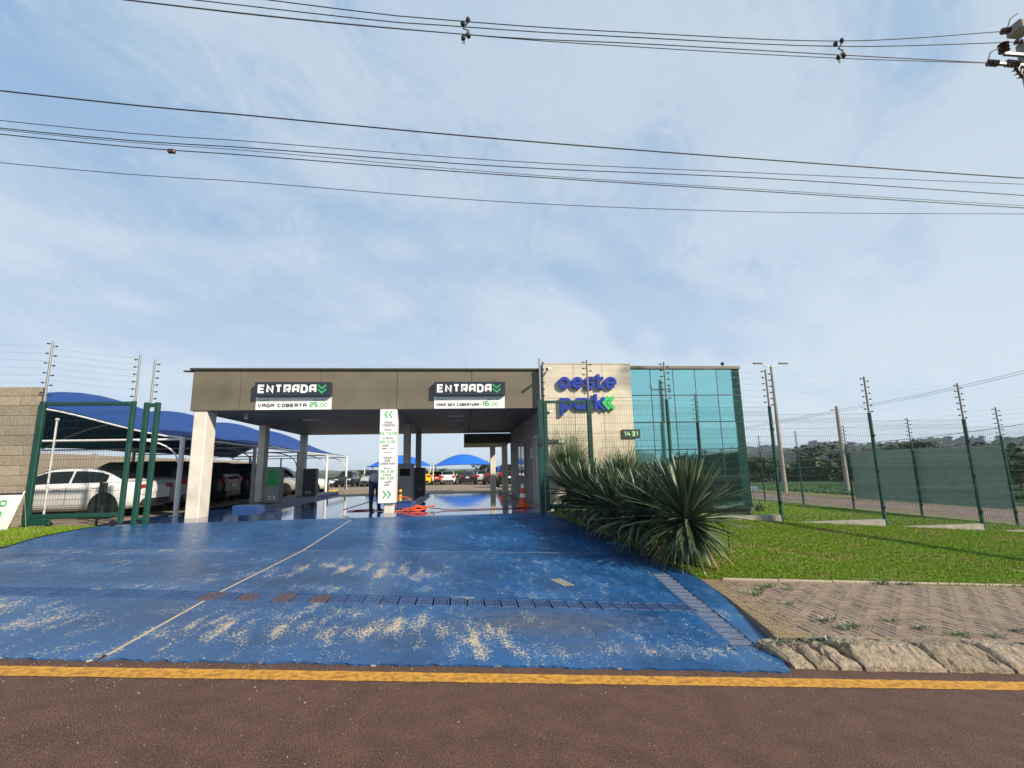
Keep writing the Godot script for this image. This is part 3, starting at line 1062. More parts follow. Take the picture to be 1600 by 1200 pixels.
func chevrons(parent: Node, at: Vector3, w: float, h: float, hw: float, dir: Vector2, gap: float, mt: Material, depth := 0.004) -> void:
	for k in 2:
		var b := B.new()
		if dir.x != 0.0:
			var s := signf(dir.x)
			b.stroke([Vector2(-s * w / 2, h / 2), Vector2(s * w / 2, 0), Vector2(-s * w / 2, -h / 2)], hw, 0, depth)
			part("chevron", b, mt, parent, Transform3D(Basis.IDENTITY, at + Vector3((k - 0.5) * gap, 0, 0)))
		else:
			b.stroke([Vector2(-w / 2, h / 2), Vector2(0, -h / 2), Vector2(w / 2, h / 2)], hw, 0, depth)
			part("chevron", b, mt, parent, Transform3D(Basis.IDENTITY, at + Vector3(0, (0.5 - k) * gap, 0)))

# ---------------------------------------------------------------- entrance roof
func make_entrance() -> void:
	var t := thing("entrance_roof", "long brown flat entrance roof on pale square columns", "canopy")
	var xs := [-7.72, -6.40, -4.16, -1.95, .28, 2.425]
	for i in 5:
		bx("fascia_panel", Vector3(xs[i] + .006, 3.425, -14.70), Vector3(xs[i + 1] - .006, 4.60, -14.60), M.olive, t, .006)
	bx("fascia_backing", Vector3(-7.66, 3.45, -14.80), Vector3(2.42, 4.58, -14.705), M.olive_dark, t)
	for i in 4:
		var z0 := -14.705 - i * 2.4
		bx("fascia_panel", Vector3(-7.72, 3.425, z0 - 2.388), Vector3(-7.62, 4.60, z0), M.olive, t, .006)
	bx("fascia_panel", Vector3(-7.72, 3.425, -24.42), Vector3(2.42, 4.60, -24.32), M.olive, t, .006)
	bx("roof_cap", Vector3(-7.80, 4.602, -24.5), Vector3(2.425, 4.66, -14.54), M.olive_dark, t, .008)
	bx("gutter_spout", Vector3(-8.0, 4.56, -14.72), Vector3(-7.74, 4.60, -14.60), M.olive_dark, t, .006)
	# ceiling boards
	for i in 5:
		for j in 4:
			bx("ceiling_panel", Vector3(xs[i] + .012 if i else -7.61, 3.44, -24.3 + j * 2.4 + .006), Vector3(xs[i + 1] - .006, 3.465, -24.3 + (j + 1) * 2.4 - .006 if j < 3 else -14.82), M.soffit, t, .004)
	bx("column", Vector3(-7.63, .42, -15.22), Vector3(-7.27, 3.44, -14.64), M.col_white, t, .02)
	for p in [[-7.47, -19.3], [-7.47, -24.0], [-2.16, -19.5], [-2.12, -24.05]]:
		bx("column", Vector3(p[0] - .125, .42, p[1] - .2), Vector3(p[0] + .125, 3.44, p[1] + .2), M.col_white, t, .012)
	bx("column", Vector3(-2.255, .42, -14.95), Vector3(-1.985, 3.44, -14.66), M.col_white, t, .015)
	bx("rear_ceiling", Vector3(.07, 2.93, -29.2), Vector3(2.415, 3.40, -24.45), M.olive, t, .01)
	for p in [[1.75, -28.8], [2.25, -26.4]]:
		bx("column", Vector3(p[0] - .15, .40, p[1] - .15), Vector3(p[0] + .15, 2.94, p[1] + .15), M.col_white, t, .012)
	for p in [[-.25, -16.6], [-.25, -18.0], [-5.2, -17.4], [-5.2, -20.2], [-.25, -21.5]]:
		var l := bx("ceiling_light", Vector3(p[0] - .3, 3.415, p[1] - .07), Vector3(p[0] + .3, 3.44, p[1] + .07), M.sign_white, t, .006)
		l.set_meta("label", "unlit flat ceiling light")
	var b := B.new()
	b.cyl(Vector3(-6.6, 3.44, -15.6), Vector3(-6.6, 3.36, -15.6), .03, .03, 10)
	b.ball(Vector3(-6.6, 3.33, -15.6), Vector3(.06, .055, .06), 6)
	part("dome_camera", b, M.white_paint, t)

	# price boards
	for s in [["brown fascia sign reading covered space price 25,00", -5.93, "VAGA COBERTA", 1.38, "25,00", 1.50, .50, -5.955], ["brown fascia sign reading uncovered space price 16,00", -.84, "VAGA SEM COBERTURA", 1.30, "16,00", 1.42, .48, -.83]]:
		var g := thing("entrance_sign", s[0].replace("brown fascia sign", "navy ENTRADA sign with white board"), "sign", Vector3(s[1], 3.42, -14.60), 0.0, "ENTRADA signs on the brown fascia")
		bx("sign_box", Vector3(0, .39, .0), Vector3(2.12, .80, .175), M.sign_dark, g, .008)
		write(g, "ENTRADA", Vector3(.085, .475, .1755), 1.66, .25, .030, M.ink_white, true, .01)
		chevrons(g, Vector3(1.865, .598, .1755), .235, .10, .022, Vector2(0, -1), .125, M.ink_green, .008)
		bx("price_board", Vector3(-.01, .01, .0), Vector3(2.11, .388, .022), M.sign_white, g, .004)
		write(g, s[2], Vector3(.05, .085, .0225), s[3], .105 if s[2].length() < 14 else .085, .0125 if s[2].length() < 14 else .0105, M.ink_navy)
		write(g, s[4].substr(0, 2), Vector3(s[5], .085, .0225), .24, .145, .016, M.ink_green)
		write(g, s[4].substr(2), Vector3(s[5] + .255, .085, .0225), .26, .11, .008, M.ink_green)
		small_text(g, "A partir de:", Vector3(.22, .285, .0225), .042, M.ink_green)
		small_text(g, "Diária / R$", Vector3(1.75, .285, .0225), .046, M.ink_navy)

	# price column
	var pc := thing("price_column_sign", "tall white price board wrapped round the middle column", "sign", Vector3(-2.17, .72, -14.6))
	bx("board", Vector3(-.245, 0, -.40), Vector3(.245, 2.70, .03), M.sign_white, pc, .006)
	var f := .0305
	chevrons(pc, Vector3(0, 2.55, f), .085, .21, .018, Vector2(-1, 0), .125, M.ink_green)
	small_text(pc, "VAGA", Vector3(0, 2.31, f), .062, M.ink_navy)
	small_text(pc, "COBERTA", Vector3(0, 2.225, f), .062, M.ink_navy)
	small_text(pc, "Hora:", Vector3(0, 2.10, f), .06, M.ink_navy)
	small_text(pc, "R$: 10,00", Vector3(0, 1.99, f), .085, M.ink_green)
	small_text(pc, "½ Hora:", Vector3(0, 1.85, f), .06, M.ink_navy)
	small_text(pc, "R$: 5,00", Vector3(0, 1.74, f), .085, M.ink_green)
	emblem(pc, Vector3(-.09, 1.57, f))
	for k in 5: bx("lettering", Vector3(.06 + k * .028, 1.545, f - .002), Vector3(.08 + k * .028, 1.575, f + .003), M.kiosk, pc)
	for k in 7: bx("lettering", Vector3(-.12 + k * .035, 1.43, f - .002), Vector3(-.095 + k * .035, 1.455, f + .003), M.ink_red if k < 4 else M.kiosk, pc)
	bx("rule", Vector3(-.2, 1.385, f - .002), Vector3(.2, 1.391, f + .002), M.kiosk, pc)
	small_text(pc, "VAGA", Vector3(0, 1.285, f), .062, M.ink_navy)
	small_text(pc, "SEM", Vector3(0, 1.20, f), .062, M.ink_navy)
	small_text(pc, "COBERTURA", Vector3(0, 1.115, f), .056, M.ink_navy)
	small_text(pc, "Hora:", Vector3(0, .985, f), .05, M.ink_navy)
	small_text(pc, "R$: 8,00", Vector3(0, .895, f), .075, M.ink_green)
	small_text(pc, "½ Hora:", Vector3(0, .795, f), .05, M.ink_navy)
	small_text(pc, "R$: 4,00", Vector3(0, .70, f), .075, M.ink_green)
	emblem(pc, Vector3(0, .53, f))
	chevrons(pc, Vector3(0, .24, f), .085, .21, .018, Vector2(1, 0), .125, M.ink_green)

func emblem(parent: Node, at: Vector3) -> void:
	for r in 2:
		for i in 3:
			var b := B.new()
			b.stroke([at2(at, -.06 + i * .045, .035 - r * .075), at2(at, -.06 + i * .045, .07 - r * .075), at2(at, -.032 + i * .045, .07 - r * .075), at2(at, -.032 + i * .045, .035 - r * .075)], .005, at.z, at.z + .004)
			part("emblem_mark", b, M.ink_navy, parent)
	var c := B.new()
	c.stroke([at2(at, .085, .05), at2(at, .085, .11)], .008, at.z, at.z + .004)
	c.stroke([at2(at, .055, .08), at2(at, .115, .08)], .008, at.z, at.z + .006)
	part("emblem_cross", c, M.ink_red, parent)
func at2(a: Vector3, x: float, y: float) -> Vector2: return Vector2(a.x + x, a.y + y)

# ---------------------------------------------------------------- office
func make_office() -> void:
	var t := thing("office_building", "beige and teal mirror glass office block beside the entrance roof", "building")
	var cx := [2.43, 3.36, 4.26, 5.16]
	var cy := [.30, 1.55, 2.62, 3.69, 4.74]
	for i in 3:
		for j in 4:
			bx("cladding_panel", Vector3(cx[i] + .004, cy[j] + .004, -14.34), Vector3(cx[i + 1] - .004, cy[j + 1] - .004, -14.30), M.beige, t, .004)
	bx("wall", Vector3(2.425, .2, -24.9), Vector3(5.155, 4.73, -14.345), M.wall_grey, t)
	bx("parapet_cap", Vector3(2.41, 4.74, -24.9), Vector3(5.175, 4.765, -14.285), M.beige, t, .004)
	bx("wall", Vector3(5.165, .0, -24.9), Vector3(8.80, 4.60, -14.62), M.mullion, t)
	bx("roof_cap", Vector3(5.18, 4.625, -24.95), Vector3(8.84, 4.72, -14.44), M.olive, t, .008)
	var gx := [5.20, 5.86, 6.60, 7.32, 8.04, 8.80]
	var gy := [.30, 1.26, 2.10, 2.95, 3.79, 4.62]
	for i in 5:
		for j in 5:
			var b := B.new()
			var w: float = gx[i + 1] - gx[i] - .022
			var h: float = gy[j + 1] - gy[j] - .022
			b.cbox(Vector3.ZERO, Vector3(w, h, .03), .004)
			var tilt := Basis(Vector3.UP, -.021 + rng.randf_range(-.0015, .0015)) * Basis(Vector3.RIGHT, rng.randf_range(-.003, .003))
			part("pane", b, M.glass_teal if (i * 3 + j * 5) % 4 else M.glass_teal2, t, Transform3D(tilt, Vector3((gx[i] + gx[i + 1]) / 2, (gy[j] + gy[j + 1]) / 2, -14.505)))
	for i in 6:
		bx("mullion", Vector3(gx[i] - .014, .30, -14.60), Vector3(gx[i] + .014, 4.62, -14.484), M.mullion, t)
	for j in 6:
		bx("mullion", Vector3(5.20, gy[j] - .013, -14.60), Vector3(8.80, gy[j] + .013, -14.486), M.mullion, t)
	# side glass towards the lawn
	for i in 4:
		for j in 5:
			bx("pane", Vector3(8.802, gy[j] + .011, -14.55 - (i + 1) * .9 + .012), Vector3(8.83, gy[j + 1] - .011, -14.55 - i * .9 - .012), M.glass_teal, t)
	# the long wall inside the entrance
	var d := bx("door", Vector3(2.38, .45, -16.35), Vector3(2.424, 2.62, -15.05), M.kiosk, t)
	for z in [-16.38, -15.70, -15.03]:
		bx("door_frame", Vector3(2.36, .45, z - .03), Vector3(2.385, 2.66, z + .03), M.white_paint, d)
	bx("door_frame", Vector3(2.36, 2.62, -16.35), Vector3(2.385, 2.68, -15.06), M.white_paint, d)
	var wn := bx("window", Vector3(2.39, 1.35, -21.2), Vector3(2.424, 2.6, -19.0), M.glass_dark, t)
	for z in [-21.2, -20.1, -19.0]:
		bx("window_frame", Vector3(2.37, 1.3, z - .03), Vector3(2.40, 2.65, z + .03), M.white_paint, wn)
	bx("wall_plate", Vector3(2.40, 1.95, -17.3), Vector3(2.424, 2.35, -17.05), M.sign_white, t)
	# raised letters
	var lg := thing("logo_letters", "raised blue two-line lettering with two green chevrons on beige wall", "sign", Vector3(2.87, 0, -14.27))
	var H := .37
	var hw := .047
	var x := 0.0
	for ch in ["o", "e", "s", "t", "e"]:
		var w := logo_letter(lg, ch, Vector3(x, 3.955, 0), H, hw)
		x += w + .035
	x = .03
	for ch in ["p", "a", "r", "k"]:
		var w := logo_letter(lg, ch, Vector3(x, 3.315, 0), H, hw)
		x += w + .035
	for k in 2:
		var b := B.new()
		b.stroke([Vector2(.16, .38), Vector2(0, .19), Vector2(.16, 0)], .05, 0, .09)
		part("chevron", b, M.logo_green, lg, Transform3D(Basis.IDENTITY, Vector3(1.37 + k * .155, 3.33, 0)))
	var n := thing("number_sign", "dark plate with green house number 1431 on office corner", "sign", Vector3(4.77, 2.45, -14.25))
	bx("plate", Vector3(0, 0, -.04), Vector3(.56, .27, 0), flat(.035, .038, .035, .5), n, .004)
	write(n, "1431", Vector3(.055, .065, .001), .45, .145, .017, flat(.35, .72, .38, .5), true, .012)
	var pl := thing("plaque", "small navy and white plaque on beige wall behind the gate", "sign", Vector3(2.5, 2.31, -14.295))
	bx("plate", Vector3(0, 0, 0), Vector3(.53, .135, .015), M.sign_dark, pl)
	bx("plate", Vector3(.335, .04, .0155), Vector3(.515, .12, .018), M.sign_white, pl)
	bx("lettering", Vector3(.02, .085, .0155), Vector3(.30, .10, .017), M.glass_lamp, pl)
	for c in [[2.62, 4.60], [2.62, 3.30]]:
		var k := thing("security_camera", "small white security camera %s on beige wall" % ("near the parapet" if c[1] > 4 else "below the logo letters"), "camera", Vector3(c[0], c[1], -14.3))
		var b := B.new()
		b.cyl(Vector3(0, 0, 0), Vector3(0, -.02, .16), .018, .018, 8)
		part("bracket", b, M.white_paint, k)
		b = B.new()
		b.cyl(Vector3(.02, -.03, .12), Vector3(-.12, -.09, .34), .04, .04, 10)
		part("housing", b, M.white_paint, k)
		b = B.new()
		b.cyl(Vector3(-.121, -.0905, .342), Vector3(-.135, -.096, .362), .036, .036, 10)
		part("lens", b, M.black, k)
	var rb := thing("roof_camera", "small black camera on the parapet of the glass office", "camera", Vector3(8.35, 4.72, -14.6))
	var b2 := B.new()
	b2.cyl(Vector3.ZERO, Vector3(0, .08, 0), .02, .02, 8)
	part("stem", b2, M.black, rb)
	b2 = B.new()
	b2.ball(Vector3(0, .11, 0), Vector3(.06, .05, .06), 6)
	part("dome", b2, M.black, rb)

func arc(cx: float, cy: float, r: float, a0: float, a1: float, n: int) -> Array:
	var o := []
	for i in n + 1:
		var a := lerpf(a0, a1, float(i) / n)
		o.append(Vector2(cx + r * cos(a), cy + r * sin(a)))
	return o

func logo_letter(parent: Node, ch: String, at: Vector3, H: float, hw: float) -> float:
	var r := H / 2 - hw
	var c := H / 2
	var lines := []
	var w := H
	match ch:
		"o":
			var ring := arc(c, c, r, 0, TAU, 28)
			ring[28] = ring[0]
			lines = [ring]
		"e":
			var e := [Vector2(c - r, c)]
			e.append(Vector2(c + r, c))
			lines = [arc(c, c, r, 0.0, TAU - .75, 26), [Vector2(c - r, c - .005), Vector2(c + r + hw * .9, c - .005)]]
		"s":
			w = H * .82
			lines = [[Vector2(w - .02, H - hw), Vector2(.09, H - hw), Vector2(hw, H - .09), Vector2(hw, c + .05), Vector2(.09, c), Vector2(w - .09, c), Vector2(w - hw, c - .05), Vector2(w - hw, .09), Vector2(w - .09, hw), Vector2(.02, hw)]]
		"t":
			w = H * .66
			lines = [[Vector2(.085, H * 1.22), Vector2(.085, hw), Vector2(w, hw)], [Vector2(0, H - hw), Vector2(w, H - hw)]]
		"p":
			var ring := arc(c, c, r, 0, TAU, 28)
			ring[28] = ring[0]
			lines = [ring, [Vector2(hw, -.16), Vector2(hw, H)]]
		"a":
			var ring := arc(c, c, r, 0, TAU, 28)
			ring[28] = ring[0]
			lines = [ring, [Vector2(H - hw, 0), Vector2(H - hw, H)]]
		"r":
			w = H * .55
			lines = [[Vector2(hw, 0), Vector2(hw, H)], [Vector2(hw, c + .02), Vector2(.1, H - hw - .01), Vector2(w, H - hw)]]
		"k":
			w = H * .85
			lines = [[Vector2(hw, 0), Vector2(hw, H * 1.3)], [Vector2(w - .01, H), Vector2(hw + .05, c), Vector2(w, 0)]]
	var b := B.new()
	for k in lines.size(): b.stroke(lines[k], hw, 0, .085 + k * .003)
	part("letter", b, M.logo_blue, parent, Transform3D(Basis.IDENTITY, at))
	return w

# ---------------------------------------------------------------- block wall at the left
func make_block_wall() -> void:
	var t := thing("block_wall", "grey concrete block wall left of the sliding gate", "wall")
	var bl := 0.475
	var ch := 0.2425
	var vm := []
	for k in 3:
		var b := B.new()
		b.cbox(Vector3.ZERO, Vector3(bl - .014, ch - .014, .19), .008)
		vm.append(b.mesh())
	var hb := B.new()
	hb.cbox(Vector3.ZERO, Vector3(bl / 2 - .014, ch - .014, .19), .008)
	var hm := hb.mesh()
	for r in 14:
		var x := -10.43
		var k := 0
		var y := .47 + (r + .5) * ch
		while x > -14.4:
			if k == 0 and r % 2:
				put("block", hm, M.block[(r * 3) % 4], t, Transform3D(Basis.IDENTITY, Vector3(x - bl / 4, y, -13.16)))
				x -= bl / 2
			else:
				put("block", vm[k % 3], M.block[rng.randi() % 4], t, Transform3D(Basis(Vector3.UP, rng.randf_range(-.006, .006)), Vector3(x - bl / 2, y, -13.16 + rng.randf_range(-.003, .003))))
				x -= bl
			k += 1
	bx("mortar_bed", Vector3(-14.6, .3, -13.245), Vector3(-10.44, 3.855, -13.075), M.block_mortar, t)

# ---------------------------------------------------------------- fences and gates
func wire_panel(w: float, h: float, step := 0.062, folds := 4, r := 0.0025) -> ArrayMesh:
	var b := B.new()
	var path := [[0.0, 0.0]]
	for k in folds:
		var y := 0.14 + k * (h - 0.32) / (folds - 1)
		path.append([y - .05, 0.0]); path.append([y, .035]); path.append([y + .05, 0.0])
	path.append([h, 0.0])
	var n := int(w / step)
	for i in n + 1:
		var x := i * w / n
		for k in path.size() - 1:
			b.wire(Vector3(x, path[k][0], path[k][1]), Vector3(x, path[k + 1][0], path[k + 1][1]), r)
	for p in path:
		b.wire(Vector3(0, p[0], p[1] + .005), Vector3(w, p[0], p[1] + .005), r * 1.25)
	var y := 0.3
	for k in folds - 1:
		var y0 := 0.14 + k * (h - 0.32) / (folds - 1)
		var y1 := 0.14 + (k + 1) * (h - 0.32) / (folds - 1)
		for q in 3:
			y = lerpf(y0, y1, (q + 1) / 4.0)
			b.wire(Vector3(0, y, .005), Vector3(w, y, .005), r * 1.25)
	return b.mesh()

var insulator_mesh: ArrayMesh
func electric_pole(parent: Node, at: Vector3, y0: float, y1: float, along := Vector3.RIGHT, both := true, mt: Material = null) -> void:
	var b := B.new()
	b.cyl(Vector3(0, y0, 0), Vector3(0, y1, 0), .026, .024, 8)
	var p := part("electric_pole", b, mt if mt else M.pole_steel, parent, Transform3D(Basis.IDENTITY, at))
	if insulator_mesh == null:
		b = B.new()
		b.cyl(Vector3(0, 0, 0), Vector3(.07, 0, 0), .006, .006, 5)
		b.ball(Vector3(.10, 0, 0), Vector3(.042, .02, .02), 5)
		insulator_mesh = b.mesh()
	for k in 6:
		for s in ([-1.0, 1.0] if both else [1.0]):
			var y := y1 - .06 - k * (y1 - y0 - .14) / 5.6 - (.07 if s > 0 else 0.0)
			var d: Vector3 = along * s
			put("insulator", insulator_mesh, M.insulator, p, Transform3D(Basis(d, Vector3.UP, d.cross(Vector3.UP)), Vector3(0, y, 0)))

func post(parent: Node, at: Vector3, h: float, r := .045) -> void:
	var b := B.new()
	b.cyl(Vector3(0, -.2, 0), Vector3(0, h, 0), r, r, 10)
	b.cyl(Vector3(0, h, 0), Vector3(0, h + .02, 0), r + .006, r + .002, 10)
	part("post", b, M.green_steel, parent, Transform3D(Basis.IDENTITY, at))
	for k in 3:
		var c := B.new()
		c.cbox(Vector3(0, .5 + k * .95, r + .012), Vector3(.06, .07, .03), .006)
		part("clamp", c, M.black, parent, Transform3D(Basis.IDENTITY, at))

func hot_wires(parent: Node, a: Vector3, b: Vector3, top_a: float, top_b: float, n := 6, span := 1.05) -> void:
	for k in n:
		var w := B.new()
		var ya := a.y + top_a - .06 - k * (span - .14) / 5.6
		var yb := b.y + top_b - .13 - k * (span - .14) / 5.6
		var pts := []
		for i in 5:
			var s := i / 4.0
			pts.append(Vector3(a.x, ya, a.z).lerp(Vector3(b.x, yb, b.z), s) - Vector3(0, .02 * sin(PI * s), 0))
		w.tube(pts, .0022, 3)
		part("electric_wire", w, M.wire_steel, parent)

func make_fences() -> void:
	var z := -12.3
	var xs := [3.52, 5.38, 8.25, 11.15, 14.0, 16.9, 18.25]
	var t := thing("mesh_fence", "dark green wire mesh fence stepping down the lawn with electric poles", "fence")
	var big := wire_panel(2.8, 2.8)
	for i in xs.size():
		var x: float = xs[i]
		var y := HL(x, z)
		if i > 0:
			post(t, Vector3(x, y, z), 3.0)
			electric_pole(t, Vector3(x, y, z), 2.95, 4.04)
		if i < xs.size() - 1:
			var x2: float = xs[i + 1]
			var yb := HL(x2, z) + .20
			var w := x2 - x - .1
			put("mesh_panel", big if absf(w - 2.8) < .12 else wire_panel(w, 2.8), M.green_wire, t, Transform3D(Basis.from_scale(Vector3(w / 2.8, 1, 1)) if absf(w - 2.8) < .12 else Basis.IDENTITY, Vector3(x + .05, yb, z + .03)))
			var b := B.new()
			var p := [Vector2(x + .08, HL(x, z) - .15), Vector2(x2 - .07, HL(x2, z) - .15), Vector2(x2 - .07, yb - .015), Vector2(x + .08, yb - .015 if yb - .015 > HL(x, z) - .1 else HL(x, z) - .1)]
			b.prism(PackedVector2Array(p), -.08, .09)
			part("plinth", b, M.concrete, t, Transform3D(Basis.IDENTITY, Vector3(0, 0, z)))
			hot_wires(t, Vector3(x, y, z), Vector3(x2, HL(x2, z), z), 4.04 if i else 3.95, 4.04)
	# fence along the side street
	t = thing("mesh_fence", "dark green wire mesh fence along the side street carrying a grey screen", "fence")
	var zs := [-12.42, -14.9, -18.3, -21.75, -25.2, -28.6, -32.0]
	var side := wire_panel(3.3, 2.85, .075)
	for i in zs.size():
		var at := Vector3(18.25, -.62, zs[i])
		if i > 0:
			post(t, at, 3.0)
			electric_pole(t, at, 2.95, 4.0, Vector3.BACK, i > 0)
		if i < zs.size() - 1:
			var w: float = zs[i] - zs[i + 1] - .1
			put("mesh_panel", side, M.green_wire, t, Transform3D(Basis(Vector3.UP, PI / 2) * Basis.from_scale(Vector3(w / 3.3, 1, 1)), Vector3(18.22, -.5, zs[i] - .05)))
			hot_wires(t, at, Vector3(18.25, -.62, zs[i + 1]), 4.0, 4.0)
			bx("plinth", Vector3(18.17, -.85, zs[i + 1] + .07), Vector3(18.33, -.52, zs[i] - .07), M.concrete, t, .01)
	var b := B.new()
	var rows := []
	for i in 9:
		var row := []
		for j in 31:
			var zz := lerpf(-15.0, -21.7, j / 30.0)
			var yy := lerpf(-.06, 2.12, i / 8.0)
			row.append(Vector3(.025 * nz.get_noise_2d(zz * 90.0, yy * 90.0) * sin(PI * i / 8.0), yy - .02 * sin(PI * fposmod(j / 15.0, 1.0)) * (1 if i == 8 else 0), zz))
		rows.append(row)
	b.grid(rows)
	var sc := part("privacy_screen", b, M.screen, null, Transform3D(Basis.IDENTITY, Vector3(18.36, 0, 0)))
	sc.set_meta("label", "long grey green cloth screen hung on the side fence"); sc.set_meta("category", "screen")

	# sliding gate at the left
	z = -13.02
	t = thing("sliding_gate", "open dark green mesh gate beside the concrete block wall", "gate")
	bx("stile", Vector3(-10.37, .50, z - .05), Vector3(-10.25, 3.48, z + .05), M.green_steel, t, .01)
	bx("stile", Vector3(-8.28, .50, z - .05), Vector3(-8.18, 3.48, z + .05), M.green_steel, t, .01)
	bx("rail", Vector3(-10.245, 3.38, z - .04), Vector3(-8.285, 3.47, z + .04), M.green_steel, t, .01)
	bx("rail", Vector3(-10.245, .66, z - .04), Vector3(-8.285, .76, z + .04), M.green_steel, t, .01)
	bx("rail", Vector3(-10.33, .52, z + .055), Vector3(-9.72, .66, z + .12), M.green_steel, t, .01)
	put("mesh_panel", wire_panel(1.96, 2.6, .062, 4, .0031), M.green_wire, t, Transform3D(Basis.IDENTITY, Vector3(-10.245, .77, z)))
	for x in [-9.8, -8.4]:
		var c := B.new()
		c.cyl(Vector3(x, .52, z - .03), Vector3(x, .52, z + .03), .07, .07, 14)
		part("wheel", c, M.black, t)
	electric_pole(t, Vector3(-10.3, 0, z), 3.48, 5.02, Vector3.RIGHT, true, M.wire_steel)
	electric_pole(t, Vector3(-8.2, 0, z), 3.48, 4.68, Vector3.LEFT, false, M.wire_steel)
	hot_wires(t, Vector3(-10.3, 0, z), Vector3(-8.2, 0, z), 4.9, 4.72)
	t = thing("gate_guide", "dark green double post gate guide with thin electric pole beside white column", "gate")
	for x in [-7.98, -7.72]:
		bx("post", Vector3(x - .055, .40, z - .16), Vector3(x + .055, 3.46, z - .06), M.green_steel, t, .01)
	bx("rail", Vector3(-7.92, 3.34, z - .15), Vector3(-7.78, 3.44, z - .07), M.green_steel, t, .01)
	bx("rail", Vector3(-7.92, .55, z - .15), Vector3(-7.78, .63, z - .07), M.green_steel, t, .01)
	electric_pole(t, Vector3(-7.9, 0, z - .11), 3.44, 4.58, Vector3.RIGHT, false, M.wire_steel)
	t = thing("wall_electric_line", "thin electric wires running above the concrete block wall", "wires")
	for k in 6:
		var w := B.new()
		w.tube([Vector3(-10.4, 4.9 - k * .19, z), Vector3(-12.4, 4.98 - k * .19, z - .1), Vector3(-14.4, 5.02 - k * .19, z - .15)], .0022, 3)
		part("electric_wire", w, M.wire_steel, t)
	t = thing("white_pole", "slim white pole standing just inside the left gate", "pole", Vector3(-10.16, .45, -13.3))
	var wb := B.new()
	wb.cyl(Vector3.ZERO, Vector3(0, 2.6, 0), .024, .024, 8)
	part("shaft", wb, M.white_paint, t)
	wb = B.new()
	wb.cbox(Vector3(0, 2.62, 0), Vector3(.07, .05, .07), .008)
	part("cap", wb, M.white_paint, t)
	t = thing("sensor_post", "short dark post with two black sensor boxes behind the left gate", "post", Vector3(-8.98, .45, -13.35))
	bx("shaft", Vector3(-.02, 0, -.02), Vector3(.02, 1.15, .02), M.black, t)
	bx("sensor", Vector3(.02, .78, -.04), Vector3(.15, 1.02, .05), M.black, t, .015)
	bx("sensor", Vector3(.02, .22, -.04), Vector3(.13, .46, .05), M.black, t, .015)

	# gate leaf in front of the beige wall
	z = -12.92
	t = thing("gate_leaf", "dark green framed mesh gate leaf in front of beige wall", "gate")
	bx("stile", Vector3(2.17, .52, z - .04), Vector3(2.27, 3.42, z + .04), M.green_steel, t, .01)
	bx("stile", Vector3(3.37, .40, z - .05), Vector3(3.49, 3.43, z + .05), M.green_steel, t, .01)
	bx("rail", Vector3(2.275, 3.35, z - .03), Vector3(3.365, 3.42, z + .03), M.green_steel, t, .008)
	bx("rail", Vector3(2.275, .56, z - .03), Vector3(3.365, .68, z + .03), M.green_steel, t, .008)
	put("mesh_panel", wire_panel(1.09, 2.64, .062, 4, .0031), M.green_wire, t, Transform3D(Basis.IDENTITY, Vector3(2.275, .69, z)))
	bx("latch", Vector3(2.28, 1.35, z + .04), Vector3(2.40, 1.42, z + .08), M.green_steel, t, .006)
	for y in [.9, 1.9, 2.9]:
		bx("hinge", Vector3(3.36, y, z + .05), Vector3(3.42, y + .09, z + .09), M.black, t, .004)
	electric_pole(t, Vector3(3.43, 0, z), 3.42, 4.55, Vector3.RIGHT, true)
	t = thing("gate_post", "stout dark green gate post at the right of the entrance lane", "post")
	bx("shaft", Vector3(2.01, .38, z - .06), Vector3(2.14, 3.44, z + .06), M.green_steel, t, .012)
	bx("latch_box", Vector3(1.98, 2.2, z + .06), Vector3(2.10, 2.36, z + .10), M.black, t, .006)
	electric_pole(t, Vector3(2.10, 0, z), 3.44, 4.60, Vector3.RIGHT, false, M.wire_steel)
	hot_wires(t, Vector3(2.10, 0, z), Vector3(3.43, 0, z), 4.6, 4.62)

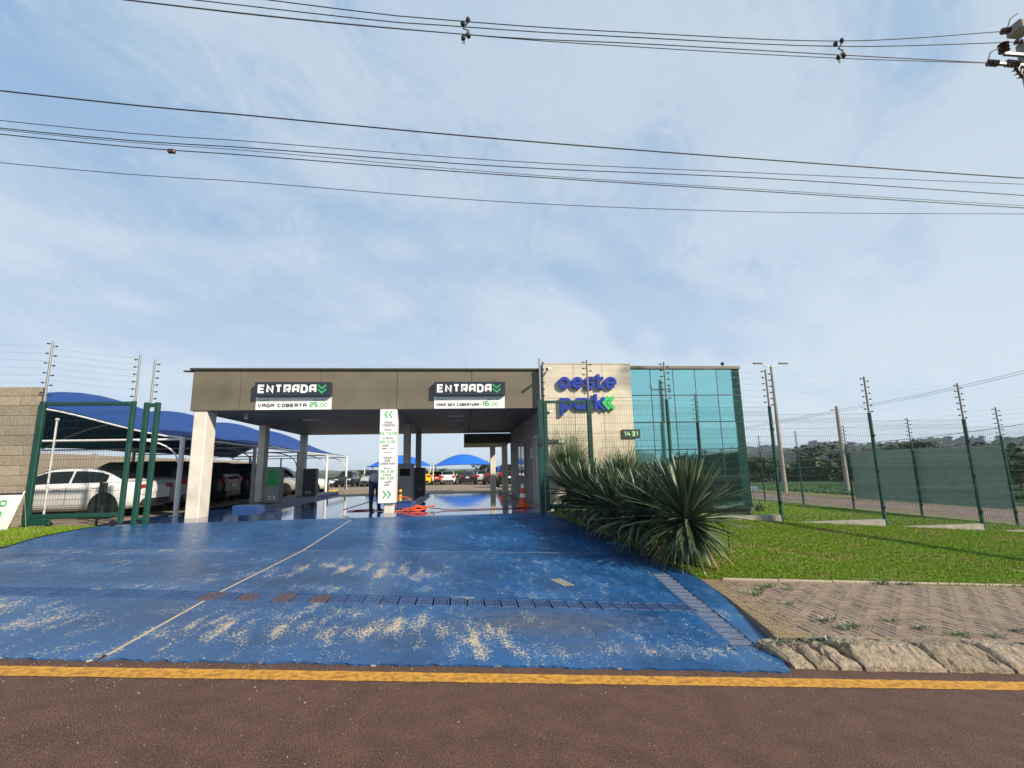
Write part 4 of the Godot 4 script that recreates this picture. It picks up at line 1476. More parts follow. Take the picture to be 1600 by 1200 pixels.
# ---------------------------------------------------------------- shade sails, walls behind
func make_sails() -> void:
	var zs := [-15.75, -21.0, -26.4, -31.8, -37.1]
	var names := ["first blue barrel shade sail behind the sliding gate", "second blue shade sail seen behind the white column", "third blue shade sail above the dark parked cars", "last blue shade sail of the row with free end"]
	for i in 4:
		var z0: float = zs[i]
		var z1: float = zs[i + 1]
		var t := thing("shade_sail", names[i], "shade sail", Vector3(-8.45, .45, z0), 0.0, "blue shade sails over the left parking row")
		var b := B.new()
		var rows := []
		for r in 15:
			var v := r / 14.0
			var row := []
			for c in 25:
				var u := c / 24.0
				var rise := 1.02 + .72 * pow(sin(PI * v), .8)
				var edge := .10 * sin(PI * v) * (1.0 - sin(PI * u))
				row.append(Vector3(-8.0 * u + edge * (1 if u > .5 else -1), 2.34 + rise * sin(PI * pow(u, 1.45)) + edge * .6, (z1 - z0) * v))
			rows.append(row)
		for r in 15: rows[r].reverse()
		b.grid(rows)
		part("membrane", b, M.sail, t)
		for e in ([0.0, z1 - z0 + .05] if i == 3 else [0.0]):
			b = B.new()
			var pts := []
			for c in 17:
				var u := c / 16.0
				pts.append(Vector3(-8.0 * u, 2.30 + 1.0 * sin(PI * pow(u, 1.45)), e))
			b.tube(pts, .03, 6)
			part("arch", b, M.white_steel, t)
			b = B.new()
			b.cyl(Vector3(0, 0, e), Vector3(0, 2.32, e), .075, .07, 10)
			b.cbox(Vector3(0, .01, e), Vector3(.26, .02, .26), .004)
			part("post", b, M.white_steel, t)
			b = B.new()
			b.cyl(Vector3(-4.6, 0, e), Vector3(-4.6, 2.3, e), .06, .06, 8)
			part("post", b, M.white_steel, t)
			b = B.new()
			b.cyl(Vector3(-.05, 2.25, e), Vector3(-8.0, 2.25, e), .035, .035, 6)
			part("cross_beam", b, M.white_steel, t)
			b = B.new()
			var pa := []
			for c in 9:
				var a := c / 8.0 * PI / 2
				pa.append(Vector3(-.06 - 1.2 * (1.0 - cos(a)), 1.55 + .68 * sin(a), e + .05))
			b.tube(pa, .025, 5)
			part("brace", b, M.white_steel, t)
		b = B.new()
		b.cyl(Vector3(0, 2.28, -.0), Vector3(0, 2.28, z1 - z0), .04, .04, 6)
		part("edge_beam", b, M.white_steel, t)
	# two dome sails at the back of the lot
	for k in 2:
		var x0 := -11.1 if k == 0 else -3.45
		var w := 7.5 if k == 0 else 7.1
		var t := thing("dome_shade", "bright blue arched shade at the back of the lot %s" % ("seen behind the price column" if k == 0 else "above the black sedan"), "shade sail", Vector3(x0, .08, -57.0), 0.0, "bright blue arched shades at the back of the lot")
		var b := B.new()
		var rows := []
		for r in 9:
			var row := []
			for c in 25:
				var u := c / 24.0
				var v := r / 8.0
				row.append(Vector3(w * u, 2.1 + (.12 + 1.22 * sin(PI * v)) * sin(PI * u), -5.0 * v))
			rows.append(row)
		b.grid(rows)
		part("membrane", b, M.sail2, t)
		for p in [[.1, 0.0], [w - .1, 0.0], [.1, -5.0], [w - .1, -5.0]]:
			b = B.new()
			b.cyl(Vector3(p[0], 0, p[1]), Vector3(p[0], 2.14, p[1]), .06, .06, 8)
			part("post", b, M.white_steel, t)
	# long boundary wall far left
	var bw := thing("boundary_wall", "long weathered block wall behind the covered parking row", "wall", Vector3(-23.0, .4, -13.3))
	for i in 9:
		bx("wall_panel", Vector3(-.1, -.5, -5.0 * (i + 1) + .1), Vector3(.1, 2.6, -5.0 * i - .1), M.block[i % 4], bw, .01)
		bx("pilaster", Vector3(-.16, -.5, -5.0 * i - .098), Vector3(.16, 2.7, -5.0 * i + .098), M.concrete, bw, .01)

# ---------------------------------------------------------------- poles and overhead wires
func catenary(called: String, label: String, pts: Array, r: float, mt: Material, group: String) -> void:
	var c := Curve3D.new()
	for i in pts.size():
		var p: Vector3 = pts[i]
		var d: Vector3 = (pts[mini(i + 1, pts.size() - 1)] - pts[maxi(i - 1, 0)]) / 6.0
		c.add_point(p, -d, d)
	var out := []
	var L := c.get_baked_length()
	var n := maxi(24, int(L / 0.8))
	for i in n + 1: out.append(c.sample_baked(L * i / n, true))
	var b := B.new()
	b.tube(out, r, 5)
	var o := part(called, b, mt)
	o.set_meta("label", label); o.set_meta("category", "wire"); o.set_meta("group", group)

func utility_pole(called: String, label: String, at: Vector3, h: float, group := "") -> Node3D:
	var t := thing(called, label, "utility pole", at, 0.0, group)
	var b := B.new()
	b.cyl(Vector3(0, -.3, 0), Vector3(0, h, 0), .21, .13, 14)
	part("shaft", b, M.pole_conc, t)
	return t

func shed_insulator(parent: Node, a: Vector3, d: Vector3, n: int, r: float) -> void:
	var b := B.new()
	b.cyl(a, a + d, r * .35, r * .35, 8)
	for i in n:
		var p := a + d * ((i + .5) / n)
		b.cyl(p - d.normalized() * .012, p + d.normalized() * .022, r, r * .45, 10)
	part("insulator", b, M.insulator_brown, parent)

func make_lines() -> void:
	var px := 12.2
	var pz := -8.0
	var t := utility_pole("utility_pole", "concrete utility pole with brown insulators standing on the front lawn", Vector3(px, HL(px, pz), pz), 11.1)
	var y0 := HL(px, pz)
	var b := B.new()
	b.cbox(Vector3(-.42, 9.92 - y0, .05), Vector3(1.0, .06, .06), .006)
	part("bracket", b, M.pole_steel, t, Transform3D(Basis.IDENTITY, Vector3.ZERO))
	bx("bracket", Vector3(-.62, 10.15 - y0, .02), Vector3(-.08, 10.21 - y0, .08), M.pole_steel, t)
	bx("cap", Vector3(-.18, 10.78 - y0, -.16), Vector3(.16, 11.02 - y0, .16), M.pole_conc, t, .03)
	for k in [[Vector3(-.50, 10.78 - y0, .02), Vector3(.22, .05, 0), 3, .07], [Vector3(-1.06, 9.925 - y0, .05), Vector3(.26, 0, 0), 4, .07], [Vector3(-.60, 10.22 - y0, .05), Vector3(.02, .24, 0), 3, .10], [Vector3(-.62, 9.95 - y0, .05), Vector3(.30, -.03, .02), 4, .08], [Vector3(-.42, 9.86 - y0, .05), Vector3(.14, -.24, 0), 3, .09], [Vector3(-.36, 10.45 - y0, .1), Vector3(.2, 0, 0), 2, .06]]:
		shed_insulator(t, k[0], k[1], k[2], k[3])
	b = B.new()
	b.tube([Vector3(-1.06, 9.94 - y0, .05), Vector3(-.95, 10.18 - y0, .06), Vector3(-.75, 10.3 - y0, .06), Vector3(-.58, 10.30 - y0, .05)], .012, 5)
	b.tube([Vector3(-.36, 10.84 - y0, .02), Vector3(-.25, 11.1 - y0, .04), Vector3(-.05, 11.25 - y0, .05)], .012, 5)
	b.tube([Vector3(-.3, 9.62 - y0, .05), Vector3(-.15, 9.5 - y0, .1), Vector3(-.05, 9.2 - y0, .16)], .012, 5)
	part("jumper_cable", b, M.wire_dark, t)
	var g := "high bundled power lines"
	var gl := "dark power cable of the high spacer-bound bundle"
	var e := -40.0
	catenary("power_cable", gl, [Vector3(e, 13.4, -8.0), Vector3(-20, 11.4, -8), Vector3(-3.65, 10.22, -8), Vector3(.08, 10.08, -8.02), Vector3(3.52, 10.09, -8), Vector3(7.87, 10.23, -7.98), Vector3(11.70, 10.78, -7.98)], .0095, M.wire_dark, g)
	catenary("power_cable", gl, [Vector3(e, 13.3, -8.3), Vector3(-20, 11.3, -8.3), Vector3(-3.65, 10.10, -8.06), Vector3(.08, 10.0, -8.06), Vector3(3.52, 10.04, -8.06), Vector3(7.87, 10.17, -8.05), Vector3(11.82, 10.44, -7.9)], .0095, M.wire_dark, g)
	catenary("power_cable", gl, [Vector3(e, 13.0, -8.1), Vector3(-20, 11.1, -8.1), Vector3(-5.98, 9.99, -8), Vector3(.08, 9.77, -8), Vector3(3.5, 9.84, -8), Vector3(7.75, 9.91, -8), Vector3(11.14, 9.925, -7.95)], .0095, M.wire_dark, g)
	catenary("power_cable", gl, [Vector3(e, 13.05, -8.2), Vector3(-20, 11.15, -8.2), Vector3(-5.98, 10.05, -8.05), Vector3(.08, 9.82, -8.05), Vector3(3.5, 9.79, -8.03), Vector3(7.75, 9.86, -8.03), Vector3(11.14, 9.91, -7.94)], .008, M.wire_dark, g)
	# spacers
	for p in [Vector3(.08, 9.9, -8.02), Vector3(7.82, 10.04, -8.0)]:
		var s := thing("cable_spacer", "black cable spacer clamped on the high power bundle", "spacer", p, 0.0, "spacers on the high power bundle")
		b = B.new()
		b.tube([Vector3(.05, .16, .03), Vector3(-.05, .02, 0), Vector3(.05, -.02, 0), Vector3(-.04, -.16, -.03)], .018, 6)
		part("arm", b, M.black, s)
		for q in [Vector3(.04, .2, .02), Vector3(-.06, .17, -.04), Vector3(.05, -.13, .0), Vector3(-.05, -.16, -.03)]:
			b = B.new()
			b.ball(q, Vector3(.045, .06, .045), 5)
			part("clamp", b, M.black, s)
		b = B.new()
		b.tube([Vector3(-.05, -.2, -.03), Vector3(-.07, -.27, -.03), Vector3(-.03, -.29, -.03), Vector3(-.03, -.2, -.03)], .008, 4)
		part("clip", b, M.black, s)
	g = "lower street cables"
	gl = "dark street cable of the lower group crossing the sky"
	var low := [[[8.03, 7.80, 7.58, 7.42, 7.28], .012], [[7.48, 7.30, 7.145, 7.13, 7.14], .0065], [[7.34, 7.175, 7.03, 7.02, 6.89], .0085], [[7.23, 7.03, 6.86, 6.74, 6.61], .0085], [[6.72, 6.53, 6.33, 6.32, 6.48], .006], [[7.31, 7.12, 6.90, 6.78, 6.66], .005]]
	for k in low.size():
		var ys: Array = low[k][0]
		catenary("street_cable", gl, [Vector3(e, ys[0] + 3.4, -8), Vector3(-22, ys[0] + 1.1, -8), Vector3(-7.65, ys[0], -8), Vector3(-3.57, ys[1], -8), Vector3(.9, ys[2], -8), Vector3(5.86, ys[3], -8), Vector3(11.35, ys[4], -8), Vector3(12.15, ys[4] + .02, -8)], low[k][1], M.wire_dark, g)
	b = B.new()
	b.cbox(Vector3(-4.92, 7.05, -8), Vector3(.12, .07, .06), .01)
	var sp := part("cable_splice", b, M.insulator_brown)
	sp.set_meta("label", "small brown splice box clipped on a lower street cable"); sp.set_meta("category", "splice")
	# the pole across the road that the office glass mirrors
	var t2 := utility_pole("utility_pole", "concrete utility pole across the road mirrored in office glass", Vector3(16.1, -1.3, 12.0), 10.5)
	bx("bracket", Vector3(-.9, 9.6, -.05), Vector3(.9, 9.7, .05), M.pole_steel, t2)
	for k in 3: shed_insulator(t2, Vector3(-.8 + k * .8, 9.7, 0), Vector3(0, .2, 0), 3, .07)
	# street lamp and pole on the side street
	t = thing("street_lamp", "tall slim street lamp with two heads beside the side street", "street lamp", Vector3(28.1, -.95, -41.0))
	b = B.new()
	b.cyl(Vector3(0, -.3, 0), Vector3(0, 11.4, 0), .22, .10, 12)
	part("shaft", b, M.pole_conc, t)
	for s in [-1.0, 1.0]:
		b = B.new()
		b.tube([Vector3(0, 11.3, 0), Vector3(s * .5, 11.42, 0), Vector3(s * .9, 11.64, 0)], .05, 6)
		part("arm", b, M.steel, t)
		b = B.new()
		b.cbox(Vector3(s * 1.25, 11.66, 0), Vector3(.85, .12, .3), .03)
		part("lamp_head", b, M.pole_steel, t)
	t = utility_pole("utility_pole", "weathered concrete pole with cable coil beside the side street", Vector3(33.6, -1.05, -40.5), 7.7)
	b = B.new()
	for k in 3:
		var pts := []
		for i in 16: pts.append(Vector3(.55 + .42 * cos(TAU * i / 16), 3.7 + .3 * sin(TAU * i / 16), .25 + k * .03))
		b.tube(pts, .03, 4, true)
	part("cable_coil", b, M.wire_dark, t)
	bx("junction_box", Vector3(1.9, 3.6, -.1), Vector3(2.9, 3.9, .1), M.black, t, .03)
	bx("bracket", Vector3(-.6, 7.3, -.04), Vector3(.1, 7.4, .04), M.pole_steel, t)
	g = "thin cables along the side street"
	gl = "thin cable along the side street behind the mesh fence"
	for k in [[7.35, .012, 0.0], [7.2, .012, .15], [4.2, .018, 0.0], [3.4, .015, .2], [3.1, .014, -.2]]:
		catenary("side_cable", gl, [Vector3(31.0, k[0] - 1.05 - .1, -90), Vector3(32.4, k[0] - 1.6, -64), Vector3(33.6 + k[2], k[0] - 1.05, -40.5), Vector3(33.9, k[0] - .75, -30), Vector3(34.2, k[0] + .1, -20), Vector3(34.6, k[0] + 1.2, -8), Vector3(35, k[0] + 2.2, 4)], k[1], M.wire_dark, g)

# ---------------------------------------------------------------- cars
const CAR := {
	"sedan": {L = 4.68, W = 1.83, H = 1.44, wb = 2.82, wr = .33, deck = [[-2.34, .90], [-2.26, 1.00], [-1.75, 1.04], [-.9, .99], [.9, .96], [1.05, .97], [1.6, .90], [2.1, .78], [2.34, .62]], roof = [-1.85, 1.03, -.75, .22, 1.12, .96], win = [[-1.38, -.42], [-.36, .70]]},
	"suv": {L = 4.55, W = 1.86, H = 1.70, wb = 2.66, wr = .36, deck = [[-2.27, 1.00], [-2.2, 1.10], [-1.7, 1.12], [-.9, 1.08], [.8, 1.06], [1.0, 1.06], [1.6, 1.00], [2.05, .90], [2.27, .70]], roof = [-2.22, 1.10, -1.85, .25, 1.12, 1.05], win = [[-1.88, -1.22], [-1.14, -.30], [-.22, .72]]},
	"hatch": {L = 4.0, W = 1.74, H = 1.50, wb = 2.5, wr = .31, deck = [[-2.0, .90], [-1.94, 1.00], [-1.5, 1.02], [-.8, .98], [.8, .96], [.95, .97], [1.4, .90], [1.8, .78], [2.0, .60]], roof = [-1.92, 1.0, -1.45, .15, 1.05, .96], win = [[-1.55, -.42], [-.34, .66]]},
	"pickup": {L = 5.2, W = 1.86, H = 1.78, wb = 3.1, wr = .38, deck = [[-2.6, 1.02], [-2.52, 1.12], [-1.2, 1.13], [-.7, 1.12], [.9, 1.10], [1.1, 1.10], [1.9, 1.04], [2.4, .95], [2.6, .72]], roof = [-.98, 1.12, -.72, .30, 1.16, 1.10], win = [[-.72, .0], [.08, .78]]},
}
func paint(r: float, g: float, b: float) -> StandardMaterial3D:
	var m := flat(r, g, b, .32)
	m.clearcoat_enabled = true
	m.clearcoat = .8
	m.clearcoat_roughness = .06
	return m

var wheel_cache := {}
func car(kind: String, called: String, label: String, col: Material, at: Vector3, turn: float, group := "", roof_mt: Material = null) -> Node3D:
	var P: Dictionary = CAR[kind]
	var t := thing(called, label, "car", at, turn, group)
	var L: float = P.L
	var W: float = P.W * .5
	var H: float = P.H
	var deck: Array = P.deck
	var dk := func(x: float) -> float:
		if x <= deck[0][0]: return deck[0][1]
		for i in deck.size() - 1:
			if x <= deck[i + 1][0]: return lerpf(deck[i][1], deck[i + 1][1], smoothstep(0, 1, (x - deck[i][0]) / (deck[i + 1][0] - deck[i][0])) * .5 + .5 * (x - deck[i][0]) / (deck[i + 1][0] - deck[i][0]))
		return deck[-1][1]
	var b := B.new()
	var rows := []
	for i in 41:
		var s := i / 40.0
		var x := (-.5 + s) * L
		var e := absf(s - .5) * 2.0
		var w := W * (1.0 - .16 * pow(e, 5.0) - (.10 if i == 0 or i == 40 else 0.0))
		var yt: float = dk.call(x)
		var yb := .21 + .13 * pow(e, 8.0)
		if i == 0 or i == 40: yb += .05; yt -= .03
		var half := [[0.0, yt + .02], [.45, yt + .018], [.82, yt], [.935, yt - .03], [.985, yt - .11], [1.0, yt - .24], [1.0, yb + .26], [.955, yb + .09], [.80, yb], [0.0, yb]]
		var row := []
		for p in half: row.append(Vector3(x, p[1], p[0] * w))
		for k in range(half.size() - 2, -1, -1): row.append(Vector3(x, half[k][1], -half[k][0] * w))
		rows.append(row)
	b.grid(rows)
	for e in [0, 40]:
		var c := Vector3(rows[e][0].x, .6, 0)
		for j in rows[e].size() - 1:
			if e: b.tri(c, rows[e][j], rows[e][j + 1])
			else: b.tri(c, rows[e][j + 1], rows[e][j])
	part("body", b, col, t)
	# cabin
	var R: Array = P.roof
	var yr := func(x: float) -> float:
		if x < R[2]:
			var u: float = (x - R[0]) / (R[2] - R[0])
			return lerpf(R[1], H - .02, sin(u * PI / 2))
		if x > R[3]:
			var u: float = (x - R[3]) / (R[4] - R[3])
			return lerpf(H - .005, R[5], 1.0 - cos(u * PI / 2) * .45 - .55 * (1.0 - u))
		return H - .02 + .02 * sin(PI * clampf((x - R[2]) / (R[3] - R[2]), 0, 1) * .8 + .4)
	var side := func(x: float, k: float, sg: float, off: float) -> Vector3:
		var yb: float = dk.call(x) - .02
		var y: float = yr.call(x)
		var f := clampf((y - yb) / (H - yb), 0, 1)
		var wb := W * .845
		var wt := lerpf(wb, W * .63, f)
		var lo := Vector3(x, yb, wb * sg)
		var up := Vector3(x, maxf(y - .045 * f, yb), wt * sg)
		return lo.lerp(up, k) + Vector3(0, .3, sg).normalized() * off
	b = B.new()
	rows = []
	for i in 37:
		var x: float = lerpf(R[0], R[4], i / 36.0)
		var y: float = yr.call(x)
		var top: Vector3 = side.call(x, 1.0, 1.0, 0.0)
		var lo: Vector3 = side.call(x, 0.0, 1.0, 0.0)
		var half := [Vector3(x, y, 0), Vector3(x, y - .004, top.z * .5), Vector3(x, y - .015, top.z * .85), top, top.lerp(lo, .5), lo]
		var row := []
		for p in half: row.append(p)
		row.reverse()
		for p in half.slice(1): row.append(Vector3(p.x, p.y, -p.z))
		rows.append(row)
	b.grid(rows)
	part("roof", b, roof_mt if roof_mt else col, t)
	for wn in P.win:
		for sg in [1.0, -1.0]:
			b = B.new()
			for i in 8:
				var xa := lerpf(wn[0], wn[1], i / 8.0)
				var xb := lerpf(wn[0], wn[1], (i + 1) / 8.0)
				var p0: Vector3 = side.call(xa, .10, sg, .006)
				var p1: Vector3 = side.call(xb, .10, sg, .006)
				var p2: Vector3 = side.call(xb, .90, sg, .006)
				var p3: Vector3 = side.call(xa, .90, sg, .006)
				if sg > 0: b.q(p0, p1, p2, p3)
				else: b.q(p1, p0, p3, p2)
			part("window", b, M.glass_dark, t)
	for w2 in [["windshield", R[3] + .04, R[4] - .05], ["rear_window", R[0] + .12 * (R[2] - R[0]), R[2] - .06]]:
		b = B.new()
		rows = []
		for i in 9:
			var x: float = lerpf(w2[1], w2[2], i / 8.0)
			var top: Vector3 = side.call(x, 1.0, 1.0, 0.0)
			var y: float = yr.call(x) + .008
			var dx := .006 * (1.0 if w2[0] == "windshield" else -1.0)
			rows.append([Vector3(x + dx, y - .012, top.z * .93), Vector3(x + dx, y - .002, top.z * .5), Vector3(x + dx, y, 0), Vector3(x + dx, y - .002, -top.z * .5), Vector3(x + dx, y - .012, -top.z * .93)])
		b.grid(rows)
		part(w2[0], b, M.glass_dark, t)
	# wheels
	var wr: float = P.wr
	if not wheel_cache.has(wr):
		var ty := B.new()
		ty.lathe([Vector2(wr * .62, -.105), Vector2(wr * .9, -.11), Vector2(wr * .985, -.085), Vector2(wr, -.03), Vector2(wr, .03), Vector2(wr * .985, .085), Vector2(wr * .9, .11), Vector2(wr * .62, .105)], 28, Vector3.BACK)
		var ri := B.new()
		ri.lathe([Vector2(wr * .69, -.06), Vector2(wr * .69, .095), Vector2(wr * .63, .10), Vector2(wr * .60, .05), Vector2(.0, .03)], 24, Vector3.BACK)
		for k in 10:
			var a := TAU * k / 10.0 + (.12 if k % 2 else -.12)
			var d := Vector3(cos(a), sin(a), 0)
			var n := Vector3(-sin(a), cos(a), 0) * .016
			ri.q(d * .04 + n + Vector3(0, 0, .088), d * .04 - n + Vector3(0, 0, .088), d * wr * .66 - n + Vector3(0, 0, .102), d * wr * .66 + n + Vector3(0, 0, .102))
		ri.cyl(Vector3(0, 0, .03), Vector3(0, 0, .098), .045, .035, 12)
		var ar := B.new()
		ar.cyl(Vector3(0, 0, -.2), Vector3(0, 0, .0), wr * 1.16, wr * 1.16, 28)
		wheel_cache[wr] = [ty.mesh(), ri.mesh(), ar.mesh()]
	for sx in [-1.0, 1.0]:
		for sz in [-1.0, 1.0]:
			var px: float = sx * P.wb * .5 - .02
			var bs := Basis.IDENTITY if sz > 0 else Basis(Vector3.UP, PI)
			put("wheel_arch", wheel_cache[wr][2], M.black, t, Transform3D(bs, Vector3(px, wr + .02, sz * (W + .004))))
			var wh := put("wheel", wheel_cache[wr][0], M.rubber, t, Transform3D(bs, Vector3(px, wr, sz * (W - .098))))
			put("rim", wheel_cache[wr][1], M.rim_dark if kind == "sedan" else M.steel, wh)
	# lamps, plates, bumpers, handles, mirrors
	for sz in [-1.0, 1.0]:
		var y1: float = deck[1][1]
		b = B.new()
		b.cbox(Vector3(-L * .5 + .07, y1 - .13, sz * W * .70), Vector3(.16, .13 if kind == "sedan" else .24, W * .42), .03)
		part("taillight", b, M.tail, t)
		b = B.new()
		b.cbox(Vector3(L * .5 - .16, .70 if kind != "suv" else .80, sz * W * .70), Vector3(.26, .13, W * .36), .04)
		part("headlight", b, M.lamp_clear, t)
		b = B.new()
		b.cbox(Vector3(.62, dk.call(.62) + .07, sz * (W + .06)), Vector3(.12, .12, .2), .03)
		part("mirror", b, col, t)
		for wn in P.win:
			b = B.new()
			b.cbox(Vector3(wn[0] + .18, dk.call(wn[0]) - .15, sz * (W * .995 + .004)), Vector3(.2, .03, .03), .008)
			part("door_handle", b, M.chrome if kind == "suv" else col, t)
			b = B.new()
			b.box(Vector3(wn[0] - .06, .66, sz * (W + .0005)), Vector3(.008, .5, .004))
			part("door_seam", b, M.black, t)
	b = B.new()
	b.cbox(Vector3(-L * .5 + .02, .42, 0), Vector3(.12, .20, W * 1.45), .03)
	part("bumper", b, M.black, t)
	b = B.new()
	b.cbox(Vector3(L * .5 - .03, .45, 0), Vector3(.12, .22, W * 1.3), .03)
	part("grille", b, M.black, t)
	b = B.new()
	b.cbox(Vector3(-L * .5 - .012, .76, 0), Vector3(.03, .13, .40), .004)
	part("licence_plate", b, M.plate, t)
	return t

func make_cars() -> void:
	M.rim_dark = flat(.05, .05, .055, .3, .6)
	var white := paint(.72, .73, .74)
	var silver := paint(.34, .36, .38)
	var black := paint(.008, .008, .009)
	var navy := paint(.010, .016, .045)
	var g := "cars parked under the left shade sails"
	car("sedan", "parked_car", "white sedan with dark wheels behind the sliding gate", white, Vector3(-11.72, .45, -16.35), PI, g)
	car("suv", "parked_car", "silver crossover with dark roof parked beside the white sedan", silver, Vector3(-12.0, .45, -19.1), PI, g, black)
	car("suv", "parked_car", "black sport utility car with pale plate behind the white column", black, Vector3(-11.9, .45, -22.0), PI, g)
	car("suv", "parked_car", "black car half hidden behind grey ticket machine", black, Vector3(-12.0, .45, -24.8), PI, g)
	car("hatch", "parked_car", "dark blue hatchback in the shaded row next to silver hatchback", navy, Vector3(-12.0, .45, -27.4), PI, g)
	car("hatch", "parked_car", "silver hatchback nose out in the shaded row", silver, Vector3(-11.2, .42, -29.9), 0.0, g)
	car("suv", "parked_car", "navy crossover parked near the end of shaded row", navy, Vector3(-11.6, .36, -32.6), 0.0, g)
	car("sedan", "parked_car", "white sedan at the free end of the shaded row", white, Vector3(-11.3, .30, -35.3), 0.0, g)
	g = "cars at the back of the lot"
	var far := [["suv", "black car facing the entrance left of silver pickup", black, -12.6, .26, -PI / 2], ["pickup", "silver pickup facing the entrance at the back of the lot", silver, -9.9, .24, -PI / 2],
		["suv", "bright yellow car at the back of the lot", paint(.80, .52, .01), -4.3, .14, PI / 2], ["hatch", "red hatchback between yellow car and white car", paint(.55, .03, .02), -3.05, .10, PI / 2],
		["hatch", "white hatchback at the back of the lot", white, -1.6, .05, PI / 2], ["sedan", "black sedan under the blue arched shade", black, .5, -.02, PI / 2],
		["hatch", "pale silver hatchback beside the black sedan", paint(.5, .52, .54), 2.25, .0, PI / 2]]
	for f in far:
		car(f[0], "parked_car", f[1], f[2], Vector3(f[3], HD(f[3], -56.0 if f[4] != .10 else -60.5), -56.0 if f[4] != .10 else -60.5), f[5], g)
	car("suv", "parked_car", "dark grey sport utility car beside the entrance lane end", paint(.02, .02, .022), Vector3(3.0, HD(0, -50.0), -50.5), PI / 2, g)
	car("suv", "parked_car", "black van waiting beyond the office wall", black, Vector3(3.4, HD(0, -38.0), -38.0), PI / 2, g)

# ---------------------------------------------------------------- plants
func blade(width: float, droop: float, segs := 7, fold := .35) -> ArrayMesh:   # unit length along +x
	var b := B.new()
	var rows := []
	for i in segs + 1:
		var s := float(i) / segs
		var w := width * (0.55 + 1.1 * s) if s < .42 else width * 1.012 * pow(maxf(0.0, (1.0 - s) / .58), .85)
		var a := droop * s * s
		var c := Vector3(s * (1.0 - .28 * a * a), -a * .5 * s, 0)
		rows.append([c + Vector3(0, w * fold, -w), c, c + Vector3(0, w * fold, w)])
	b.grid(rows)
	return b.mesh()

func leaf_at(parent: Node, m: Mesh, mt: Material, root: Vector3, yaw: float, elev: float, ln: float, ws: float, twist := 0.0) -> void:
	var bs := Basis(Vector3.UP, yaw) * Basis(Vector3.BACK, elev) * Basis(Vector3.RIGHT, twist) * Basis.from_scale(Vector3(ln, ln, ws))
	put("leaf", m, mt, parent, Transform3D(bs, root))

func yucca(label: String, at: Vector3, stem: float, ln: float, n: int, upright := 0.0) -> void:
	var t := thing("yucca_plant", label, "yucca", at, 0.0, "yuccas along the driveway edge")
	var b := B.new()
	b.cyl(Vector3(0, -.1, 0), Vector3(0, stem, 0), .09, .07, 8)
	part("stem", b, M.bark, t)
	for i in n:
		var s := float(i) / (n - 1)                       # 0 young centre, 1 old skirt
		var yaw := i * 2.39996 + rng.randf_range(-.2, .2)
		var el := lerpf(1.50, -.95 + upright, pow(s, .92)) + rng.randf_range(-.14, .14)
		var l := ln * (0.72 + .34 * sin(PI * clampf(s * 1.15 + .12, 0, 1))) * rng.randf_range(.86, 1.08)
		var root := Vector3(0, stem + .10 - .34 * stem * s, 0)
		if root.y + l * sin(el) < .03: el = asin(clampf((.03 - root.y) / l, -1, 1)) + rng.randf_range(0, .06)
		var dr := 0 if s < .35 else (1 if rng.randf() < .6 else 2)
		if s > .5 and rng.randf() < .16: dr = 3
		var mk := 1 if rng.randf() < .55 else (0 if rng.randf() < .5 else 2)
		if rng.randf() < .10: mk = 3
		var lm: Material = M.leaf[mk]
		if s > .86 and rng.randf() < .35: lm = M.leaf_dead
		root += Vector3(cos(yaw), 0, -sin(yaw)) * .05
		leaf_at(t, leaf_meshes[dr], lm, root, yaw, el, l, 1.0 * rng.randf_range(.85, 1.15), rng.randf_range(-.4, .4))

func plume(label: String, at: Vector3, h: float, n: int, group: String) -> void:
	var t := thing("ornamental_grass", label, "ornamental grass", at, 0.0, group)
	var b := B.new()
	for i in n:
		var yaw := rng.randf() * TAU
		var spread := rng.randf_range(.25, 1.0)
		var l := h * rng.randf_range(.7, 1.1)
		var d := Vector3(cos(yaw), 0, sin(yaw))
		var sd := Vector3(-d.z, 0, d.x)
		var prev := Vector3(d.x * .05, 0, d.z * .05)
		var pw := .010
		for k in 7:
			var s := (k + 1) / 7.0
			var p := d * (.05 + l * .75 * spread * s * s) + Vector3(0, l * (s * 1.25 - .62 * spread * s * s * s), 0)
			var w := .011 * (1.0 - s * .92)
			b.q(prev - sd * pw, prev + sd * pw, p + sd * w, p - sd * w)
			prev = p; pw = w
	part("foliage", b, M.leaf_light, t)

func crown_mesh(rx: float, ry: float, n: int, sz: float, sd: int) -> ArrayMesh:
	var r := RandomNumberGenerator.new()
	r.seed = sd
	var b := B.new()
	var cl := []
	for i in 11:
		var d := Vector3(r.randfn(), r.randfn() * .8, r.randfn()).normalized() * r.randf_range(.25, .85)
		cl.append([Vector3(d.x * rx, d.y * ry, d.z * rx), r.randf_range(.28, .55)])
	for i in n:
		var c: Array = cl[r.randi() % cl.size()]
		var d := Vector3(r.randfn(), r.randfn(), r.randfn()).normalized() * pow(r.randf(), .4)
		var p: Vector3 = c[0] + Vector3(d.x * rx, d.y * ry, d.z * rx) * c[1]
		var nn := (d + Vector3(r.randfn(), r.randfn(), r.randfn()) * .5).normalized()
		var u := nn.cross(Vector3(r.randfn(), r.randfn(), r.randfn())).normalized()
		var w := nn.cross(u)
		var s := sz * r.randf_range(.6, 1.3)
		b.tri(p - u * s - w * s * .5, p + u * s * .6 - w * s * .4, p + w * s)
	return b.mesh()

